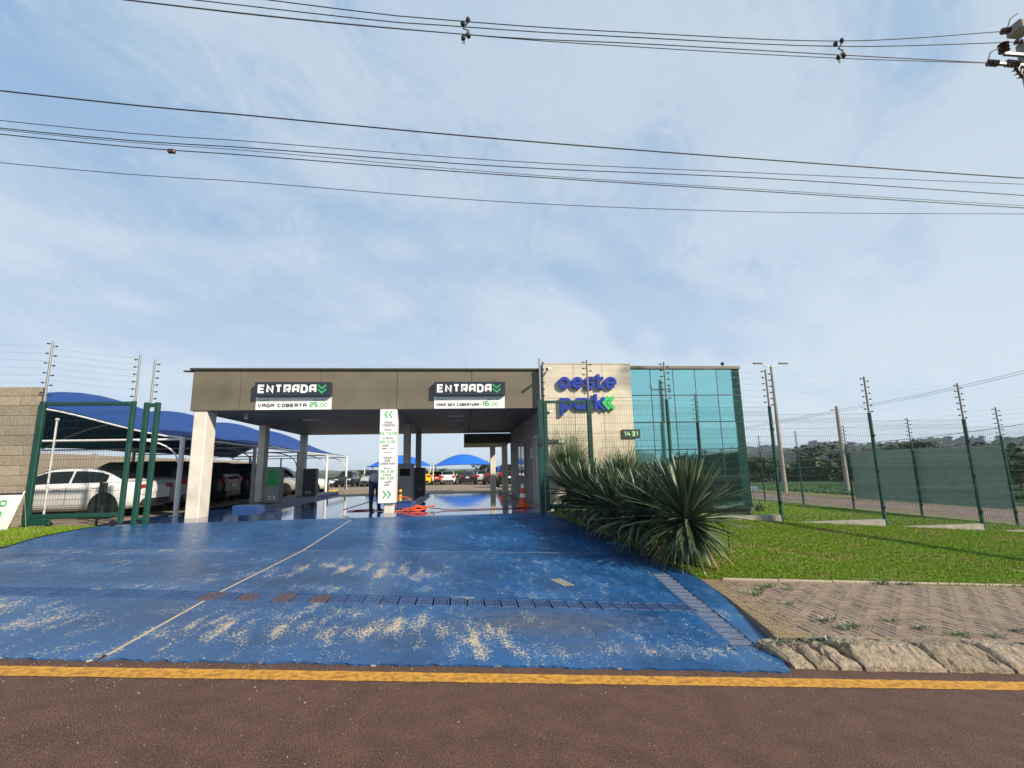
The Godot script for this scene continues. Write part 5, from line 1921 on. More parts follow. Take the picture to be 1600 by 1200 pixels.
func tree(called: String, label: String, at: Vector3, h: float, cm: Mesh, scale: Vector3, mt: Material, group: String) -> void:
	var t := thing(called, label, "tree", at, 0.0, group)
	var b := B.new()
	b.cyl(Vector3(0, -.5, 0), Vector3(.04 * h, h * .55, .02 * h), .035 * h, .018 * h, 7)
	part("trunk", b, M.bark, t)
	for k in 4:
		b = B.new()
		var a := k * 1.7
		b.cyl(Vector3(.02 * h, h * (.28 + .06 * k), .01 * h), Vector3(cos(a) * .24 * h, h * (.52 + .07 * k), sin(a) * .24 * h), .014 * h, .005 * h, 5)
		part("limb", b, M.bark, t)
	put("crown", cm, mt, t, Transform3D(Basis(Vector3.UP, at.x * 1.3) * Basis.from_scale(scale), Vector3(0, h * .62, 0)))

func make_plants() -> void:
	for d in [.03, .13, .36, 1.3]: leaf_meshes.append(blade(.036, d))
	yucca("largest yucca with a fan of grey green sword leaves at driveway corner", Vector3(3.72, HL(3.72, -8.05), -8.05), .76, 1.18, 295)
	yucca("dark yucca directly behind the largest corner yucca", Vector3(3.30, HL(3.5, -9.0), -9.0), .55, 1.0, 210, .15)
	yucca("dense yucca in the middle of the driveway row", Vector3(3.08, HL(3.3, -10.0), -10.0), .50, 1.0, 200, .2)
	yucca("yucca between the middle one and the gate leaf", Vector3(2.85, HL(3.1, -11.0), -11.0), .50, .98, 190, .2)
	yucca("last yucca of the row touching the gate leaf", Vector3(2.72, HL(2.9, -12.0), -12.0), .52, .98, 180, .2)
	yucca("yucca on the lawn side behind the corner yucca", Vector3(4.15, HL(4.15, -10.0), -10.0), .62, 1.0, 170, .25)
	yucca("yucca on the lawn side close to the mesh fence", Vector3(3.75, HL(3.75, -11.5), -11.5), .62, 1.0, 170, .3)
	plume("tall feathery arching grass clump behind the gate leaf", Vector3(3.0, .42, -13.7), 2.25, 800, "feathery grasses before the beige wall")
	plume("second feathery grass clump before the right end of beige wall", Vector3(4.6, .33, -13.65), 1.95, 620, "feathery grasses before the beige wall")
	# agapanthus inside the fence
	var ag := thing("lily_clump", "leafy clump with pale blue flower heads beside the office glass", "flower clump", Vector3(10.0, HL(10.0, -16.4), -16.4))
	for i in 46:
		leaf_at(ag, leaf_meshes[2 + i % 2], M.leaf[2 + i % 2], Vector3(rng.randf_range(-.25, .25), 0, rng.randf_range(-.2, .2)), rng.randf() * TAU, rng.randf_range(.5, 1.2), rng.randf_range(.5, .75), .8)
	for i in 6:
		var b := B.new()
		var x := -.22 + i * .09
		var y := rng.randf_range(.75, .86)
		b.cyl(Vector3(x, .1, 0), Vector3(x, y, .0), .006, .005, 5)
		part("stalk", b, M.leaf[2], ag)
		b = B.new()
		for k in 22:
			var d := Vector3(rng.randfn(), rng.randfn(), rng.randfn()).normalized()
			var u := d.cross(Vector3(rng.randfn(), 1, rng.randfn())).normalized() * .018
			b.tri(Vector3(x, y, 0) + d * .02, Vector3(x, y, 0) + d * .07 + u, Vector3(x, y, 0) + d * .07 - u)
		part("flower_head", b, flat(.45, .50, .75, .6), ag)
	# grass
	var tuft := B.new()
	tuft.has_col = true
	for i in 7:
		var a := rng.randf() * TAU
		var d := Vector3(cos(a), 0, sin(a))
		var s := Vector3(-d.z, 0, d.x) * .0035
		var p := Vector3(rng.randf_range(-.03, .03), -.005, rng.randf_range(-.03, .03))
		var hh := rng.randf_range(.028, .06)
		tuft.cur = Color(.95, 1, .9).lerp(Color(1.1, 1.0, .8), rng.randf())
		var m1 := p + d * hh * .25 + Vector3(0, hh * .62, 0)
		var m2 := p + d * hh * .75 + Vector3(0, hh, 0)
		tuft.q(p - s, p + s, m1 + s * .8, m1 - s * .8)
		tuft.tri(m1 - s * .8, m1 + s * .8, m2)
	var tm := tuft.mesh()
	grass(tm, "front_lawn_grass", "short bright green mown grass on the sloping front lawn", 62000, 3.4, 17.5, -12.28, -7.46, 1.0)
	grass(tm, "inner_lawn_grass", "short mown grass inside the mesh fence beside the glass office", 16000, 8.9, 18.1, -24.0, -12.4, 1.3)
	grass(tm, "left_verge_grass", "patch of short grass at the foot of the block wall", 9000, -12.5, -7.5, -12.95, -7.5, 1.0)
	# weeds in the paving
	var ws := [[4.37, -7.0, 1.0], [4.15, -6.85, .8], [3.89, -6.55, 1.2], [4.6, -6.9, .7], [3.99, -5.39, 1.1], [4.02, -5.12, 1.2], [4.2, -5.25, .8], [4.04, -6.11, .7], [4.85, -5.49, .8], [4.95, -5.2, .9], [5.2, -5.02, .9], [6.5, -7.38, 1.4], [6.9, -7.36, 1.2], [6.1, -5.2, .8], [2.95, -4.66, .8], [3.32, -4.72, .9], [3.55, -4.62, 1.1], [5.6, -5.0, .8]]
	for w in ws: weed(Vector3(w[0], HL(w[0], w[1]) - .005, w[1]), w[2])
	# dry clippings at the pavement edge
	var mm := MultiMesh.new()
	mm.transform_format = MultiMesh.TRANSFORM_3D
	var sb := B.new()
	sb.q(Vector3(-.03, 0, -.0018), Vector3(-.03, 0, .0018), Vector3(.03, .004, .0018), Vector3(.03, .004, -.0018))
	mm.mesh = sb.mesh()
	var list := []
	for i in 1500:
		var z := rng.randf_range(-7.35, -4.75)
		var x := drive_right(z) + .02 + absf(rng.randfn()) * (.30 if z < -5.2 else .16)
		list.append(Transform3D(Basis(Vector3.UP, rng.randf() * TAU) * Basis(Vector3.BACK, rng.randf_range(-.3, .3)), Vector3(x, HL(x, z) + .004, z)))
	mm.instance_count = list.size()
	for i in list.size(): mm.set_instance_transform(i, list[i])
	var mi := MultiMeshInstance3D.new()
	mi.name = "dry_clippings"
	mi.multimesh = mm
	mi.material_override = flat(.34, .25, .13, .9)
	add_child(mi)
	mi.set_meta("kind", "stuff"); mi.set_meta("label", "dry straw clippings along the edge of the paving"); mi.set_meta("category", "straw")
	mm = MultiMesh.new()
	mm.transform_format = MultiMesh.TRANSFORM_3D
	sb = B.new()
	sb.ball(Vector3.ZERO, Vector3(1, .6, .8), 3)
	mm.mesh = sb.mesh()
	list = []
	for i in 1500:
		var z := -4.30 + absf(rng.randfn()) * .22 if i < 900 else rng.randf_range(-4.3, -2.3)
		var x := rng.randf_range(-5.0, 6.0)
		var s := rng.randf_range(.002, .007) * (1.6 if rng.randf() < .06 else 1.0)
		list.append(Transform3D(Basis(Vector3.UP, rng.randf() * TAU).scaled(Vector3.ONE * s), Vector3(x, HR(x) + .002, z)))
	mm.instance_count = list.size()
	for i in list.size(): mm.set_instance_transform(i, list[i])
	mi = MultiMeshInstance3D.new()
	mi.name = "road_grit"
	mi.multimesh = mm
	mi.material_override = flat(.22, .18, .14, .9)
	add_child(mi)
	mi.set_meta("kind", "stuff"); mi.set_meta("label", "loose grit and small stones along the road edge"); mi.set_meta("category", "grit")
	make_far_plants()

func grass(m: Mesh, called: String, label: String, n: int, x0: float, x1: float, z0: float, z1: float, sc: float) -> void:
	var mm := MultiMesh.new()
	mm.transform_format = MultiMesh.TRANSFORM_3D
	mm.use_colors = true
	mm.mesh = m
	var list := []
	var cols := []
	for i in n:
		var u := rng.randf()
		var z := lerpf(z1, z0, u)
		var x := rng.randf_range(x0, x1)
		if x0 > 0:
			if z > -12.3 and x < drive_right(z) + .06: continue
			if x > -z * 1.36 + .4: continue
		elif x > drive_left(z) - .03: continue
		var y := HL(x, z) if x0 > 0 else HD(maxf(x, -9.5), z) + .012
		var dry := nz.get_noise_2d(x * 70.0, z * 110.0) + .35 * nz.get_noise_2d(x * 400.0, z * 400.0)
		var bare := dry > .52
		if bare and rng.randf() < .7: continue
		var c := Color(.110, .215, .003).lerp(Color(.205, .320, .009), rng.randf())
		c = c.lerp(Color(.30, .25, .09), clampf((dry - .06) * 1.5, 0, .85))
		var s := sc * rng.randf_range(.7, 1.25)
		list.append(Transform3D(Basis(Vector3.UP, rng.randf() * TAU).scaled(Vector3(s, s * rng.randf_range(.6, 1.1), s)), Vector3(x, y, z)))
		cols.append(c)
	mm.instance_count = list.size()
	for i in list.size():
		mm.set_instance_transform(i, list[i])
		mm.set_instance_color(i, cols[i])
	var mi := MultiMeshInstance3D.new()
	mi.name = called
	mi.multimesh = mm
	mi.material_override = M.grass
	add_child(mi)
	mi.set_meta("kind", "stuff"); mi.set_meta("label", label); mi.set_meta("category", "grass")

func weed(at: Vector3, s: float) -> void:
	var b := B.new()
	for i in int(46 * s):
		var a := rng.randf() * TAU
		var r := absf(rng.randfn()) * .055 * s
		var p := Vector3(cos(a) * r * 1.6, 0, sin(a) * r)
		var d := Vector3(cos(a), 0, sin(a))
		var w := Vector3(-d.z, 0, d.x) * rng.randf_range(.004, .009)
		var h := rng.randf_range(.02, .05) * s
		var m1 := p + d * .02 + Vector3(0, h, 0)
		b.q(p - w * .4, p + w * .4, m1 + w, m1 - w)
		b.tri(m1 - w, m1 + w, m1 + d * .03 + Vector3(0, h * .2 * rng.randf_range(-1, 1), 0))
	var o := part("weed", b, M.leaf_light if rng.randf() < .5 else M.leaf[3], null, Transform3D(Basis.IDENTITY, at))
	o.set_meta("label", "small green weed growing in the joints of the paving"); o.set_meta("category", "weed"); o.set_meta("group", "weeds in the paving")

func make_far_plants() -> void:
	var cms := [crown_mesh(1, .9, 900, .10, 5), crown_mesh(1, .8, 900, .11, 6), crown_mesh(1, 1.1, 800, .10, 7)]
	var g := "trees in the dip beyond the crop field"
	for i in 78:
		var a := lerpf(.40, 1.10, i / 77.0) + rng.randf_range(-.01, .01)      # bearing to the right of -z
		var r := 98.0 + 34.0 * rng.randf()
		var x := sin(a) * r
		var z := -cos(a) * r
		var h := rng.randf_range(5.5, 8.5)
		var y := far_height(x, z)
		var brown := i % 5 == 2
		tree("valley_tree", "brownish tree in the dip beyond the crop field" if brown else "dark green tree in the dip beyond the crop field", Vector3(x, y, z), h, cms[i % 3], Vector3(h * .62, h * .42, h * .62), M.crown[3] if brown else M.crown[i % 3], g)
	var wm := MultiMesh.new()
	wm.transform_format = MultiMesh.TRANSFORM_3D
	wm.mesh = crown_mesh(1, .8, 60, .42, 9)
	var wl := []
	for i in 9500:
		var a := rng.randf_range(.34, 1.15)
		var r := rng.randf_range(420, 1900)
		var x := sin(a) * r
		var z := -cos(a) * r
		if nz.get_noise_2d(x * .55 + 90.0, z * 1.1) < .02: continue
		wl.append(Transform3D(Basis(Vector3.UP, rng.randf() * TAU).scaled(Vector3.ONE * rng.randf_range(6, 11)), Vector3(x, far_height(x, z) + 3.0, z)))
	wm.instance_count = wl.size()
	for i in wl.size(): wm.set_instance_transform(i, wl[i])
	var wi := MultiMeshInstance3D.new()
	wi.name = "distant_woods"
	wi.multimesh = wm
	wi.material_override = M.crown[1]
	add_child(wi)
	wi.set_meta("kind", "stuff"); wi.set_meta("label", "dark woods covering the distant hills"); wi.set_meta("category", "woods")
	g = "bushy trees behind the back of the lot"
	for i in 9:
		var x := -16.0 + i * 3.9 + rng.randf_range(-1, 1)
		var z := -78.0 - rng.randf_range(0, 14)
		var h := rng.randf_range(1.9, 3.2)
		tree("lot_tree", "low bushy tree behind the cars at the back of the lot", Vector3(x, far_height(x, z), z), h, cms[i % 3], Vector3(h * .8, h * .42, h * .7), M.crown[(i + 1) % 3], g)
	tree("shade_tree", "dark round tree under the bright blue arched shade", Vector3(3.2, -.6, -68), 3.4, cms[0], Vector3(2.6, 1.3, 2.2), M.crown[0], "")
	tree("side_tree", "small tree showing above the grey screen", Vector3(48, far_height(48, -48), -48), 7.0, cms[1], Vector3(3.0, 2.0, 3.0), M.crown[1], "")
	g = "trees right of the screen beside the side street"
	for i in 5:
		var x := 38.0 + i * 3.0
		var z := -24.0 - i * 4.0
		tree("street_tree", "dense dark tree beside the side street", Vector3(x, far_height(x, z), z), 4.2, cms[(i + 2) % 3], Vector3(2.6, 1.7, 2.6), M.crown[i % 2], g)
	g = "trees across the road mirrored in the office glass"
	for i in 9:
		var x := 14.0 + i * 4.2
		var z := 24.0 + rng.randf_range(-2, 3)
		tree("roadside_tree", "leafy tree across the road mirrored in office glass", Vector3(x, far_height(x, z), z), rng.randf_range(4.4, 6.0), cms[i % 3], Vector3(3.2, 2.0, 3.0), M.crown[i % 3], g)
	var sh := thing("brick_shed", "brown brick shed across the road mirrored in office glass", "shed", Vector3(25.5, far_height(25.5, 20.0), 20.0))
	bx("wall", Vector3(-2.5, -.3, -1.5), Vector3(2.5, 4.4, 1.5), flat(.14, .10, .07, .9), sh)
	var b := B.new()
	b.prism(PackedVector2Array([Vector2(-2.7, 4.41), Vector2(2.7, 4.41), Vector2(2.7, 5.3)]), -1.7, 1.7)
	part("roof", b, flat(.16, .10, .075, .9), sh)
	# the crop field
	var lf := B.new()
	for i in 10:
		var a := i * 2.4
		var d := Vector3(cos(a), 0, sin(a))
		var s := Vector3(-d.z, 0, d.x) * .05
		lf.q(Vector3(0, .1, 0) - s * .3, Vector3(0, .1, 0) + s * .3, d * .22 + Vector3(0, .42, 0) + s, d * .22 + Vector3(0, .42, 0) - s)
		lf.tri(d * .22 + Vector3(0, .42, 0) - s, d * .22 + Vector3(0, .42, 0) + s, d * .42 + Vector3(0, .34, 0))
	var mm := MultiMesh.new()
	mm.transform_format = MultiMesh.TRANSFORM_3D
	mm.mesh = lf.mesh()
	var list := []
	for i in 100:
		for j in 130:
			var x := 29.8 + j * .62 + rng.randf_range(-.12, .12)
			var z := -30.0 - i * .78 + rng.randf_range(-.25, .25)
			if x > -z * 1.5: continue
			list.append(Transform3D(Basis(Vector3.UP, rng.randf() * TAU).scaled(Vector3.ONE * rng.randf_range(.8, 1.25)), Vector3(x, far_height(x, z) + .0, z)))
	mm.instance_count = list.size()
	for i in list.size(): mm.set_instance_transform(i, list[i])
	var mi := MultiMeshInstance3D.new()
	mi.name = "crop_rows"
	mi.multimesh = mm
	var cm := flat(.045, .115, .022, .6)
	cm.backlight = Color(.08, .2, .03)
	mi.material_override = cm
	add_child(mi)
	mi.set_meta("kind", "stuff"); mi.set_meta("label", "green crop rows growing beyond the side street"); mi.set_meta("category", "crops")

# ---------------------------------------------------------------- things in the lanes
func make_small() -> void:
	# kerbed islands between the lanes
	for k in [[-7.15, -17.3, -28.0, "blue kerbed island carrying the two left ticket machines"], [-2.05, -16.6, -25.2, "blue kerbed island behind the price column"]]:
		var t := thing("lane_island", k[3], "kerb island", Vector3(k[0], .45, 0))
		bx("kerb", Vector3(-.42, -.05, k[2]), Vector3(.42, .15, k[1]), M.blue_kerb, t, .03)
		bx("top", Vector3(-.34, .151, k[2] + .08), Vector3(.34, .158, k[1] - .08), M.kiosk_dark, t)
	var t := thing("ticket_machine", "grey ticket machine with a green notice on its front", "ticket machine", Vector3(-6.80, .60, -18.7))
	bx("cabinet", Vector3(-.25, 0, -.3), Vector3(.25, 1.22, .1), M.kiosk, t, .015)
	bx("notice", Vector3(-.20, .58, .101), Vector3(.21, 1.16, .108), flat(.03, .36, .09, .5), t)
	for k in 6: bx("notice_line", Vector3(-.16, .66 + k * .085, .1085), Vector3(.17 - .05 * (k % 3), .685 + k * .085, .1105), flat(.02, .10, .04, .6), t)
	bx("plate", Vector3(-.12, .12, .101), Vector3(.12, .24, .108), M.sign_white, t)
	bx("plate_mark", Vector3(-.08, .155, .1085), Vector3(.08, .20, .111), M.ink_navy, t)
	t = thing("ticket_machine", "dark ticket machine beside the rear left column", "ticket machine", Vector3(-6.92, .60, -23.4))
	bx("cabinet", Vector3(-.28, 0, -.3), Vector3(.28, 1.22, .15), M.kiosk_dark, t, .015)
	bx("plate", Vector3(-.15, .1, .151), Vector3(.1, .22, .156), M.sign_white, t)
	bx("plate_mark", Vector3(-.11, .14, .1565), Vector3(.06, .18, .158), M.ink_navy, t)
	t = thing("ticket_machine", "tall grey ticket machine just right of the price column", "ticket machine", Vector3(-2.02, .60, -17.9))
	bx("cabinet", Vector3(-.27, 0, -.35), Vector3(.27, 1.28, .2), M.kiosk, t, .015)
	bx("screen", Vector3(-.18, .85, .201), Vector3(.18, 1.1, .206), M.glass_dark, t)
	t = thing("ticket_machine", "black ticket machine behind the pale middle column", "ticket machine", Vector3(-1.85, .60, -21.2))
	bx("cabinet", Vector3(-.27, 0, -.35), Vector3(.27, 1.15, .2), M.kiosk_dark, t, .015)
	bx("plate", Vector3(.02, .22, .201), Vector3(.2, .34, .206), M.kiosk, t)
	t = thing("bollard", "short yellow bollard beside the price column", "bollard", Vector3(-1.92, .45, -15.6))
	var b := B.new()
	b.cyl(Vector3.ZERO, Vector3(0, .62, 0), .055, .055, 12)
	part("shaft", b, M.yellow_paint, t)
	b = B.new()
	b.cyl(Vector3(0, .621, 0), Vector3(0, .67, 0), .058, .05, 12)
	part("cap", b, M.black, t)
	b = B.new()
	b.cyl(Vector3(0, .47, 0), Vector3(0, .53, 0), .0565, .0565, 12, false)
	part("band", b, M.black, t)
	t = thing("blue_crate", "dark blue plastic box on the wet floor beside the price column", "box", Vector3(-1.72, .45, -15.15))
	bx("body", Vector3(-.2, 0, -.15), Vector3(.2, .25, .15), M.blue_kerb, t, .02)
	bx("rim", Vector3(-.22, .251, -.17), Vector3(.22, .28, .17), M.blue_kerb, t, .01)
	# traffic cone
	t = thing("traffic_cone", "orange and white traffic cone at the foot of office wall", "cone", Vector3(1.83, .45, -15.2))
	b = B.new()
	b.cbox(Vector3(0, .02, 0), Vector3(.36, .04, .36), .01)
	part("base", b, M.orange, t)
	for s in [[.04, .30, .135, .098, 0], [.30, .42, .098, .081, 1], [.42, .58, .081, .058, 0], [.58, .71, .058, .038, 1]]:
		b = B.new()
		b.cyl(Vector3(0, s[0], 0), Vector3(0, s[1], 0), s[2], s[3], 18, s[4] == 1 and s[0] > .5)
		part("sleeve" if s[4] else "body", b, M.sign_white if s[4] else M.orange, t)
	# hose: a heap of loops and a long run
	t = thing("hose", "orange hose heaped in loops on the wet floor", "hose", Vector3(-1.30, .45, -15.05))
	for k in 8:
		var pts := []
		var r := rng.randf_range(.13, .27)
		var cx := rng.randf_range(-.16, .18)
		var cz := rng.randf_range(-.08, .08)
		for i in 20:
			var a := TAU * i / 20.0
			pts.append(Vector3(cx + r * 1.35 * cos(a), .018 + k * .014 + .03 * sin(a * 2 + k), cz + r * .55 * sin(a)))
		b = B.new()
		b.tube(pts, .014, 6, true)
		part("loop", b, M.hose_orange, t)
	b = B.new()
	var lp := []
	for i in 18:
		var a := TAU * i / 17.0
		lp.append(Vector3(-.45 + .22 * cos(a), .22 + .20 * sin(a), .02 * i / 17.0))
	b.tube(lp, .012, 6)
	part("loop", b, M.hose_orange, t)
	for e in [[-.75, .05], [-.85, -.06], [-.65, .12]]:
		b = B.new()
		b.tube([Vector3(-.2, .03, 0), Vector3(-.4, .02, e[1]), Vector3(e[0], .016, e[1] * 1.5)], .012, 6)
		part("tail", b, M.hose_orange, t)
	t = thing("hose", "dark red hose lying across the entrance lane", "hose", Vector3(0, .45, 0))
	b = B.new()
	b.tube([Vector3(-.95, .05, -15.1), Vector3(-.75, .06, -15.05), Vector3(-.55, .02, -14.9), Vector3(-.2, .015, -14.78), Vector3(.4, .015, -14.8), Vector3(1.0, .015, -14.85), Vector3(1.65, .015, -14.9), Vector3(2.2, .015, -15.2)], .014, 6)
	part("run", b, M.hose_red, t)
	t = thing("hose", "dark red hose lying left of the price column", "hose", Vector3(0, .45, 0))
	b = B.new()
	b.tube([Vector3(-2.1, .03, -15.3), Vector3(-2.5, .015, -15.3), Vector3(-3.0, .015, -15.5), Vector3(-3.45, .015, -15.5), Vector3(-3.2, .015, -15.8), Vector3(-2.6, .02, -15.9), Vector3(-2.1, .02, -15.9)], .014, 6)
	part("run", b, M.hose_red, t)
	# cream line along the right of the lane
	t = thing("lane_edge_kerb", "low cream painted edge at the right of the entrance lane", "kerb")
	for k in 6:
		var z := -15.0 - k * 3.4
		var q := B.new()
		q.cbox(Vector3(2.14, .47, z - 1.68), Vector3(.10, .05, 3.34), .01)
		part("edge_piece", q, M.mortar, t)
	bx("edge_piece", Vector3(2.28, .40, -13.35), Vector3(4.2, .47, -13.2), M.mortar, t, .01)
	# barrier rail at the end of the shaded row
	t = thing("barrier_rail", "dark rail fixed between the last white posts of shade row", "barrier", Vector3(-8.4, .42, -34.5))
	bx("rail", Vector3(-.05, .8, -2.5), Vector3(.05, .9, 2.6), M.black, t, .01)
	for z in [-2.3, 2.4]: bx("support", Vector3(-.04, 0, z - .04), Vector3(.04, .799, z + .04), M.black, t)
	var wn := 0
	for z in [-30.0, -35.4]:
		t = thing("wheel_stop", "yellow kerb block at the end of the shaded row", "wheel stop", Vector3(-8.9, HD(0, z), z), 0.0, "yellow wheel stops")
		bx("block", Vector3(-.15, 0, -.9), Vector3(.15, .12, .9), M.yellow_paint, t, .03)
		wn += 1
	# paint stencil on the driveway
	t = structure("floor_marking")
	for k in 3:
		var q := B.new()
		var o := Vector3(1.24 + k * .055, 0, -7.22 - k * .02)
		var pts := [o, o + Vector3(.035, 0, -.012), o + Vector3(.17, 0, .36), o + Vector3(.135, 0, .372)]
		for i in 4: pts[i].y = HD(pts[i].x, pts[i].z) + .004
		q.q(pts[3], pts[2], pts[1], pts[0])
		part("stripe", q, M.edging, t)
	# banner at the far left
	t = thing("banner", "white price banner with green figures leaning before the block wall", "banner", Vector3(-9.8, .42, -12.2), 0.0)
	b = B.new()
	var rows := []
	for i in 9:
		var row := []
		for j in 25:
			var x := lerpf(-2.4, 0.0, j / 24.0)
			var y := lerpf(.02, .84, i / 8.0)
			row.append(Vector3(x - .17 * (1.0 - i / 8.0), y, .03 * sin(x * 5.0 + y * 4.0) + .12 * (1.0 - i / 8.0)))
		rows.append(row)
	b.grid(rows)
	part("sheet", b, M.fabric, t)
	b = B.new()
	b.cyl(Vector3(-.175, 0, .115), Vector3(.015, .92, -.01), .014, .014, 8)
	part("pole", b, M.white_paint, t)
	b = B.new()
	b.cyl(Vector3(-2.4, .87, 0), Vector3(-.02, .86, 0), .02, .02, 8)
	part("top_bar", b, M.black, t)
	var tilt := Basis(Vector3.RIGHT, -.14)
	for k in 3:
		var y := .60 - k * .235
		var p := Node3D.new()
		p.name = numbered(t, "price_line")
		t.add_child(p)
		p.transform = Transform3D(tilt, Vector3(-.93 - .05 * k, y, .155 - .14 * y))
		write(p, "18,00" if k == 0 else ("10,00" if k == 1 else "20,00"), Vector3(0, 0, 0), .70, .135, .013, M.ink_green)
	for e in [[.02, .88, .62, .55], [.0, .45, .48, .50]]:
		b = B.new()
		b.cyl(Vector3(e[0], e[1], 0), Vector3(e[2], .0, e[3]), .004, .004, 4)
		part("rope", b, M.mortar, t)
	make_person()

# ---------------------------------------------------------------- a person, meshed from joined tapered bones
func net(bones: Array, cell: float, k: float, b: B) -> void:     # bone: [a, ra, b, rb, colour]
	var lo := Vector3(1e9, 1e9, 1e9)
	var hi := -lo
	for s in bones:
		for e in [[s[0], s[1]], [s[2], s[3]]]:
			lo = lo.min(e[0] - Vector3.ONE * (e[1] + cell * 3)); hi = hi.max(e[0] + Vector3.ONE * (e[1] + cell * 3))
	var nx := int((hi.x - lo.x) / cell) + 2
	var ny := int((hi.y - lo.y) / cell) + 2
	var nzz := int((hi.z - lo.z) / cell) + 2
	var f := PackedFloat32Array()
	f.resize(nx * ny * nzz)
	f.fill(1.0)
	var best := PackedFloat32Array()
	best.resize(nx * ny * nzz)
	best.fill(1.0)
	var ci := PackedInt32Array()
	ci.resize(nx * ny * nzz)
	for si in bones.size():
		var s: Array = bones[si]
		var a: Vector3 = s[0]
		var c: Vector3 = s[2]
		var d := c - a
		var dd := maxf(d.length_squared(), 1e-9)
		var m := maxf(s[1], s[3]) + k + cell * 2
		var l0 := (a.min(c) - Vector3.ONE * m - lo) / cell
		var h0 := (a.max(c) + Vector3.ONE * m - lo) / cell
		for z in range(maxi(0, int(l0.z)), mini(nzz, int(h0.z) + 1)):
			for y in range(maxi(0, int(l0.y)), mini(ny, int(h0.y) + 1)):
				for x in range(maxi(0, int(l0.x)), mini(nx, int(h0.x) + 1)):
					var p := lo + Vector3(x, y, z) * cell
					var t := clampf((p - a).dot(d) / dd, 0, 1)
					var q := (p - a - d * t).length() - lerpf(s[1], s[3], t)
					var i := x + nx * (y + ny * z)
					var h := clampf(.5 + .5 * (f[i] - q) / k, 0, 1)
					f[i] = lerpf(f[i], q, h) - k * h * (1.0 - h)
					if q < best[i]:
						best[i] = q; ci[i] = si
	var vid := {}
	var vp := []
	var vc := []
	for z in nzz - 1:
		for y in ny - 1:
			for x in nx - 1:
				var i0 := x + nx * (y + ny * z)
				var sgn := 0
				for o in [0, 1, nx, nx + 1, nx * ny, nx * ny + 1, nx * ny + nx, nx * ny + nx + 1]:
					if f[i0 + o] < 0: sgn += 1
				if sgn == 0 or sgn == 8: continue
				var sum := Vector3.ZERO
				var cnt := 0
				for e in [[0, 0, 0, 1, 0, 0], [0, 1, 0, 1, 1, 0], [0, 0, 1, 1, 0, 1], [0, 1, 1, 1, 1, 1], [0, 0, 0, 0, 1, 0], [1, 0, 0, 1, 1, 0], [0, 0, 1, 0, 1, 1], [1, 0, 1, 1, 1, 1], [0, 0, 0, 0, 0, 1], [1, 0, 0, 1, 0, 1], [0, 1, 0, 0, 1, 1], [1, 1, 0, 1, 1, 1]]:
					var va := f[i0 + e[0] + nx * (e[1] + ny * e[2])]
					var vb := f[i0 + e[3] + nx * (e[4] + ny * e[5])]
					if (va < 0) != (vb < 0):
						var t := va / (va - vb)
						sum += Vector3(e[0], e[1], e[2]).lerp(Vector3(e[3], e[4], e[5]), t)
						cnt += 1
				vid[i0] = vp.size()
				vp.append(lo + (Vector3(x, y, z) + sum / cnt) * cell)
				vc.append(bones[ci[i0]][4])
	var st := [1, nx, nx * ny]
	var nrm := []
	nrm.resize(vp.size())
	nrm.fill(Vector3.ZERO)
	var quads := []
	for i0 in vid:
		for ax in 3:
			var u: int = st[(ax + 1) % 3]
			var w: int = st[(ax + 2) % 3]
			# edge from corner (1,1,1) side of this cell: use cells i0, i0+u, i0+w, i0+u+w round the edge starting at corner i0+u+w
			var c0: int = i0 + u + w
			var c1: int = c0 + st[ax]
			if c1 >= f.size(): continue
			if (f[c0] < 0) == (f[c1] < 0): continue
			if not (vid.has(i0 + u) and vid.has(i0 + w) and vid.has(i0 + u + w)): continue
			var q := [vid[i0], vid[i0 + u], vid[i0 + u + w], vid[i0 + w]]
			if f[c0] >= 0: q.reverse()
			var nn: Vector3 = (vp[q[1]] - vp[q[0]]).cross(vp[q[2]] - vp[q[0]])
			for v in q: nrm[v] += nn
			quads.append(q)
	for q in quads:
		for tr in [[0, 1, 2], [0, 2, 3]]:
			var a: int = q[tr[0]]
			var c: int = q[tr[1]]
			var e: int = q[tr[2]]
			b.tris(vp[a], vp[c], vp[e], nrm[a].normalized(), nrm[c].normalized(), nrm[e].normalized())
			b.col.append(vc[a]); b.col.append(vc[e]); b.col.append(vc[c])

